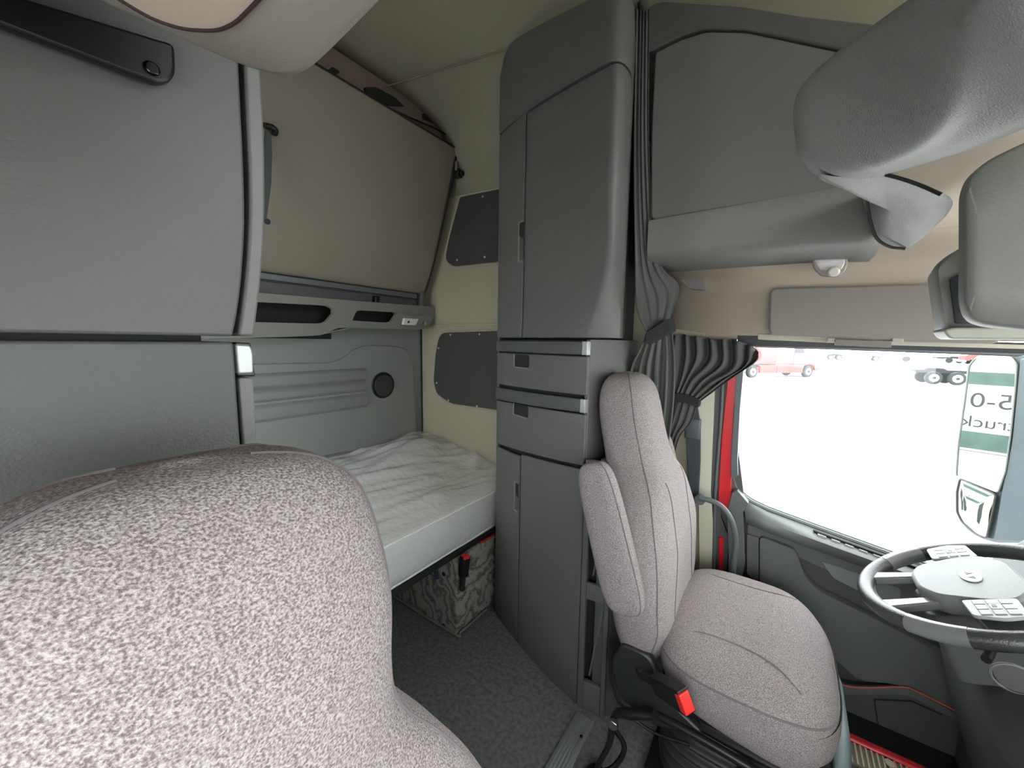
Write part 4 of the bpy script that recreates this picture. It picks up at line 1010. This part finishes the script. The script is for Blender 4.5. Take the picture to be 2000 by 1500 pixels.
# door mirror with real mirror glass
mi = empty('door_mirror', 'tall door mirror outside the driver window with flat and convex glasses', 'mirror')
mc = W(1925, 850, 'y', 2.35)
n_ = Vector((-.88, -.475, 0)).normalized(); side = Vector((0,0,1)).cross(n_).normalized()   # side points to image right or left
def mp(px_, py_, d=0):
    dd = RW @ Vector((px_-1000, 750-py_, -F)); t = (mc-CAM).dot(n_)/dd.dot(n_); return CAM+dd*t+n_*d
up_gl = [(1905,700),(1940,695),(1975,697),(1987,712),(1984,760),(1975,850),(1965,920),(1950,962),(1868,930),(1872,870),(1885,780),(1893,715)]
prism('flat_glass', rnd([mp(*p) for p in up_gl], .012), n_*-.004, MIRROR, mi, bevel=0)
lo_gl = [(1876,935),(1946,966),(1940,1000),(1928,1052),(1905,1042),(1880,1020),(1870,1000),(1870,960)]
lo = rnd([mp(*p, .001) for p in lo_gl], .012)
cen = sum(lo, Vector())/len(lo)
rings = [lo]+[[cen+(p-cen)*k+n_*.012*(1-k*k) for p in lo] for k in (.8,.6,.4,.2,.05)]
V, Fc = loftgeo(rings); new('convex_glass', V, Fc, MIRROR, mi, angle=80)
hs = [(1900,692),(1940,686),(2020,688),(2060,700),(2060,1060),(1935,1060),(1905,1052),(1875,1030),(1864,1000),(1864,925),(1880,780),(1888,712)]
prism('housing', rnd([mp(*p, -.008) for p in hs], .02), n_*-.10, MIRH, mi, bevel=.015)
prism('housing_cheek', rnd([mp(*p, .0) for p in [(1992,700),(2060,700),(2060,1058),(1940,1056),(1956,960),(1976,860)]], .01), n_*-.03, MIRH, mi, bevel=.004)
V, Fc = tubegeo(rnd([mp(*p, .002) for p in lo_gl], .012), .004, 6, True); new('glass_rim', V, Fc, PLASTD, mi)
V, Fc = tubegeo(rnd([mp(*p, .002) for p in up_gl], .012), .0025, 6, True); new('glass_rim', V, Fc, mat('rim_pale', (.3,.34,.34), .4), mi)
tube('mirror_arm', [mp(2020,720,-.08), mp(2060,700,-.06)+Vector((.2,-.1,0)), Vector((1.1,1.99,1.35))], .02, BLACK, mi)
# trailer standing behind on the driver side: what the mirror shows
d0 = (mp(1925, 850)-CAM).normalized(); r0 = d0-2*d0.dot(n_)*n_; r0.z = 0; r0.normalize()
TP = mp(1925, 850)+r0*6.0                                       # the trailer's side stands here
tu = r0.cross(Vector((0,0,1))).normalized()                     # its reading direction
def refl(px_, py_):
    p = mp(px_, py_); d = (p-CAM).normalized(); r = d-2*d.dot(n_)*n_; t = (TP-p).dot(r0)/r.dot(r0); return p+r*t
tr = empty('box_trailer', 'white box trailer with green bands and lettering seen reflected in the door mirror', 'trailer')
uc = (refl(1925, 780)-TP).dot(tu)
def rz(py): return refl(1925, py).z
def tq(u, z): return Vector((TP.x, TP.y, 0))+tu*u+Vector((0,0,z))
def tbox(nm, u0, u1, z0, z1, f, bk, m, bev=0): return prism(nm, [tq(u0,z0)-r0*f, tq(u1,z0)-r0*f, tq(u1,z1)-r0*f, tq(u0,z1)-r0*f], r0*(bk+f), m, tr, bevel=bev)
tbox('trailer_body', uc-5, uc+6, GZ+.9, 3.4, 0, 2.5, mat('trailer_white', (.62,.62,.62), .4), .03)
GRN = mat('trailer_green', (.020,.045,.038), .5, col2=(.035,.066,.055), cscale=6)
for a, b in ((727,752),(846,880)): tbox('green_band', uc-4.9, uc+5.9, rz(b), rz(a), .012, 0, GRN)
tbox('lower_rail', uc-4.9, uc+5.9, rz(886), rz(884), .02, 0, mat('rail_grey', (.1,.1,.1), .5))
TXT = mat('trailer_lettering', (.012,.012,.016), .6)
rotm = Matrix((tu, Vector((0,0,1)), tu.cross(Vector((0,0,1))))).transposed()
hh = abs(rz(772)-rz(795))
text('lettering', '5-0', hh*1.8, refl(1936, 785)-r0*.02, rotm, TXT, tr)
text('lettering', 'trucks', hh*1.4, refl(1920, 826)-r0*.02, rotm, TXT, tr)
for k in range(4):
    disc('wheel', tq(uc-3.5+1.2*k+(2.6 if k > 1 else 0), GZ+.5)-r0*.02, r0, .5, .3, BLACK, tr, 32, .03)

# trucks in the yard
def wheelgeo(c, r, wdt):
    pass
def truck(loc, s, col, label, rot=0, hood=True, group=None, chassis=False, name='semi_truck', cat='truck'):
    """length along x, facing +x; near side at -y"""
    e = empty(name, label, cat)
    B = mat(col[0], col[1], .35, coat=.3); DG = mat('truck_dark', (.025,.028,.03), .6, spec=.2); WG = mat('truck_window', (.02,.025,.03), .3, spec=.2); CH = mat('truck_chrome', (.6,.6,.6), .3, metal=.7)
    def side_prism(nm, pts, y0, y1, m, bev=.04): return prism(nm, [Vector((x, y0, z)) for x, z in pts], (0, y1-y0, 0), m, e, bevel=bev, segs=3)
    if not chassis:
        body = side_prism('cab_body', [(-1.4,1.05),(-1.4,3.7),(-1.1,3.95),(.6,3.8),(1.5,2.75),(1.9,1.95),(3.05,1.75),(3.45,1.5),(3.55,.75),(3.3,.6),(2.9,.6),(2.75,1.0),(2.2,1.15),(1.65,1.0),(1.5,.5),(-1.4,.5)], -1.15, 1.15, B)
        side_prism('side_window', [(.55,2.1),(1.55,2.1),(1.25,2.65),(.55,2.7)], -1.17, -1.14, WG, .0)
        side_prism('windscreen', [(1.45,2.8),(1.55,2.8),(1.98,2.0),(1.85,2.0)], -1.0, 1.0, WG, .0)
        side_prism('door_line', [(.4,.7),(.43,.7),(.43,2.8),(.4,2.8)], -1.165, -1.14, DG, 0)
        side_prism('side_fairing', [(-3.0,.4),(1.5,.4),(1.5,1.05),(-3.0,1.05)], -1.2, -1.0, B, .03)
        side_prism('fairing_line', [(-1.3,.42),(-1.27,.42),(-1.27,1.03),(-1.3,1.03)], -1.21, -1.19, DG, 0)
        side_prism('stripe', [(-1.35,1.25),(1.5,1.25),(1.5,1.33),(-1.35,1.33)], -1.175, -1.14, mat('truck_stripe', (.7,.3,.1), .5), 0)
        side_prism('bumper', [(3.3,.35),(3.75,.4),(3.75,.8),(3.3,.8)], -1.1, 1.1, CH, .05)
        wx = (2.2, -3.6, -4.9)
    else:
        wx = (2.2, -3.2, -4.5)
        side_prism('front_end', [(1.4,.6),(1.4,1.7),(2.0,1.75),(3.3,1.45),(3.5,.6)], -1.1, 1.1, B, .08)
        side_prism('battery_box', [(-1.0,.4),(.2,.4),(.2,1.0),(-1.0,1.0)], -1.15, -.6, CH, .04)
        side_prism('fuel_tank', [(.4,.35),(1.3,.35),(1.3,1.0),(.4,1.0)], -1.15, -.5, CH, .1)
    side_prism('chassis_rail', [(-5.4,.85),(1.5,.85),(1.5,1.1),(-5.4,1.1)], -.5, .5, DG, .02)
    side_prism('fifth_wheel', [(-4.9,1.1),(-3.6,1.1),(-3.8,1.25),(-4.7,1.25)], -.5, .5, DG, .02)
    for x in wx:
        t = disc('tyre', (x,-1.12,.5), (0,1,0), .5, .32, DG, e, 36, .05)
        disc('wheel_rim', (x,-1.14,.5), (0,1,0), .30, .05, CH, t, 28, .02); disc('hub', (x,-1.18,.5), (0,1,0), .11, .06, DG, t, 16, .01)
        t = disc('tyre', (x,.8,.5), (0,1,0), .5, .32, DG, e, 36, .05)
    if group == 'pale': side_prism('pale_side_panel', [(-1.35,1.4),(-1.35,3.5),(.35,3.5),(.35,1.4)], -1.175, -1.14, mat('truck_side_white', (.7,.7,.7), .4), .0); side_prism('pale_hood_panel', [(.5,1.2),(.5,1.9),(1.8,1.8),(3.2,1.5),(2.6,1.2)], -1.175, -1.14, mat('truck_side_white', (.7,.7,.7), .4), .0)
    e.location = loc; e.scale = (s, s, s); e.rotation_euler = (0, 0, rot)
    return e
p = W(1470, 738, 'z', GZ); q = W(1578, 737, 'z', GZ)
rot = math.atan2((q-p).y, (q-p).x); sc_ = (q-p).length/5.8
f0 = Vector((q.x, q.y, GZ)) - Matrix.Rotation(rot, 3, 'Z') @ Vector((2.2*sc_, -1.12*sc_, 0))
truck(f0, sc_, ('truck_red', (.24,.018,.014)), 'red semi truck with pale upper side parked beyond the gravel yard', rot, group='pale')
def gp(x, y): r_ = W(x, y, 'z', GZ); return Vector((r_.x, r_.y, GZ))
truck(gp(1680,704), 1.0, ('truck_white', (.30,.30,.31)), 'distant white semi truck left of the far row outside the window', .05)
truck(gp(1800,707), 1.0, ('truck_white', (0,0,0)), 'distant white semi truck right of the far row outside the window', 2.9)
truck(gp(1925,755)+Vector((1.5,1,0)), 1.0, ('truck_teal', (.05,.12,.12)), 'dark bare truck chassis parked near the door mirror', .1, chassis=True)
truck(gp(1930,712), 1.0, ('truck_red', (0,0,0)), 'distant bright red truck partly hidden behind the door mirror', 3.3)
yb = empty('yard_container', 'low pale yellow box at the far end of the gravel yard', 'container')
c = gp(1755,705); box('container_body', (c.x-2.6, c.y, GZ), (c.x+2.6, c.y+2, GZ+1.2), mat('pale_yellow', (.6,.55,.3), .6), yb, bevel=.03)
for k in range(5): box('container_rib', (c.x-2.4+1.1*k, c.y-.04, GZ+.1), (c.x-2.3+1.1*k, c.y, GZ+1.1), mat('rib_grey', (.3,.3,.28), .6), yb, bevel=0)
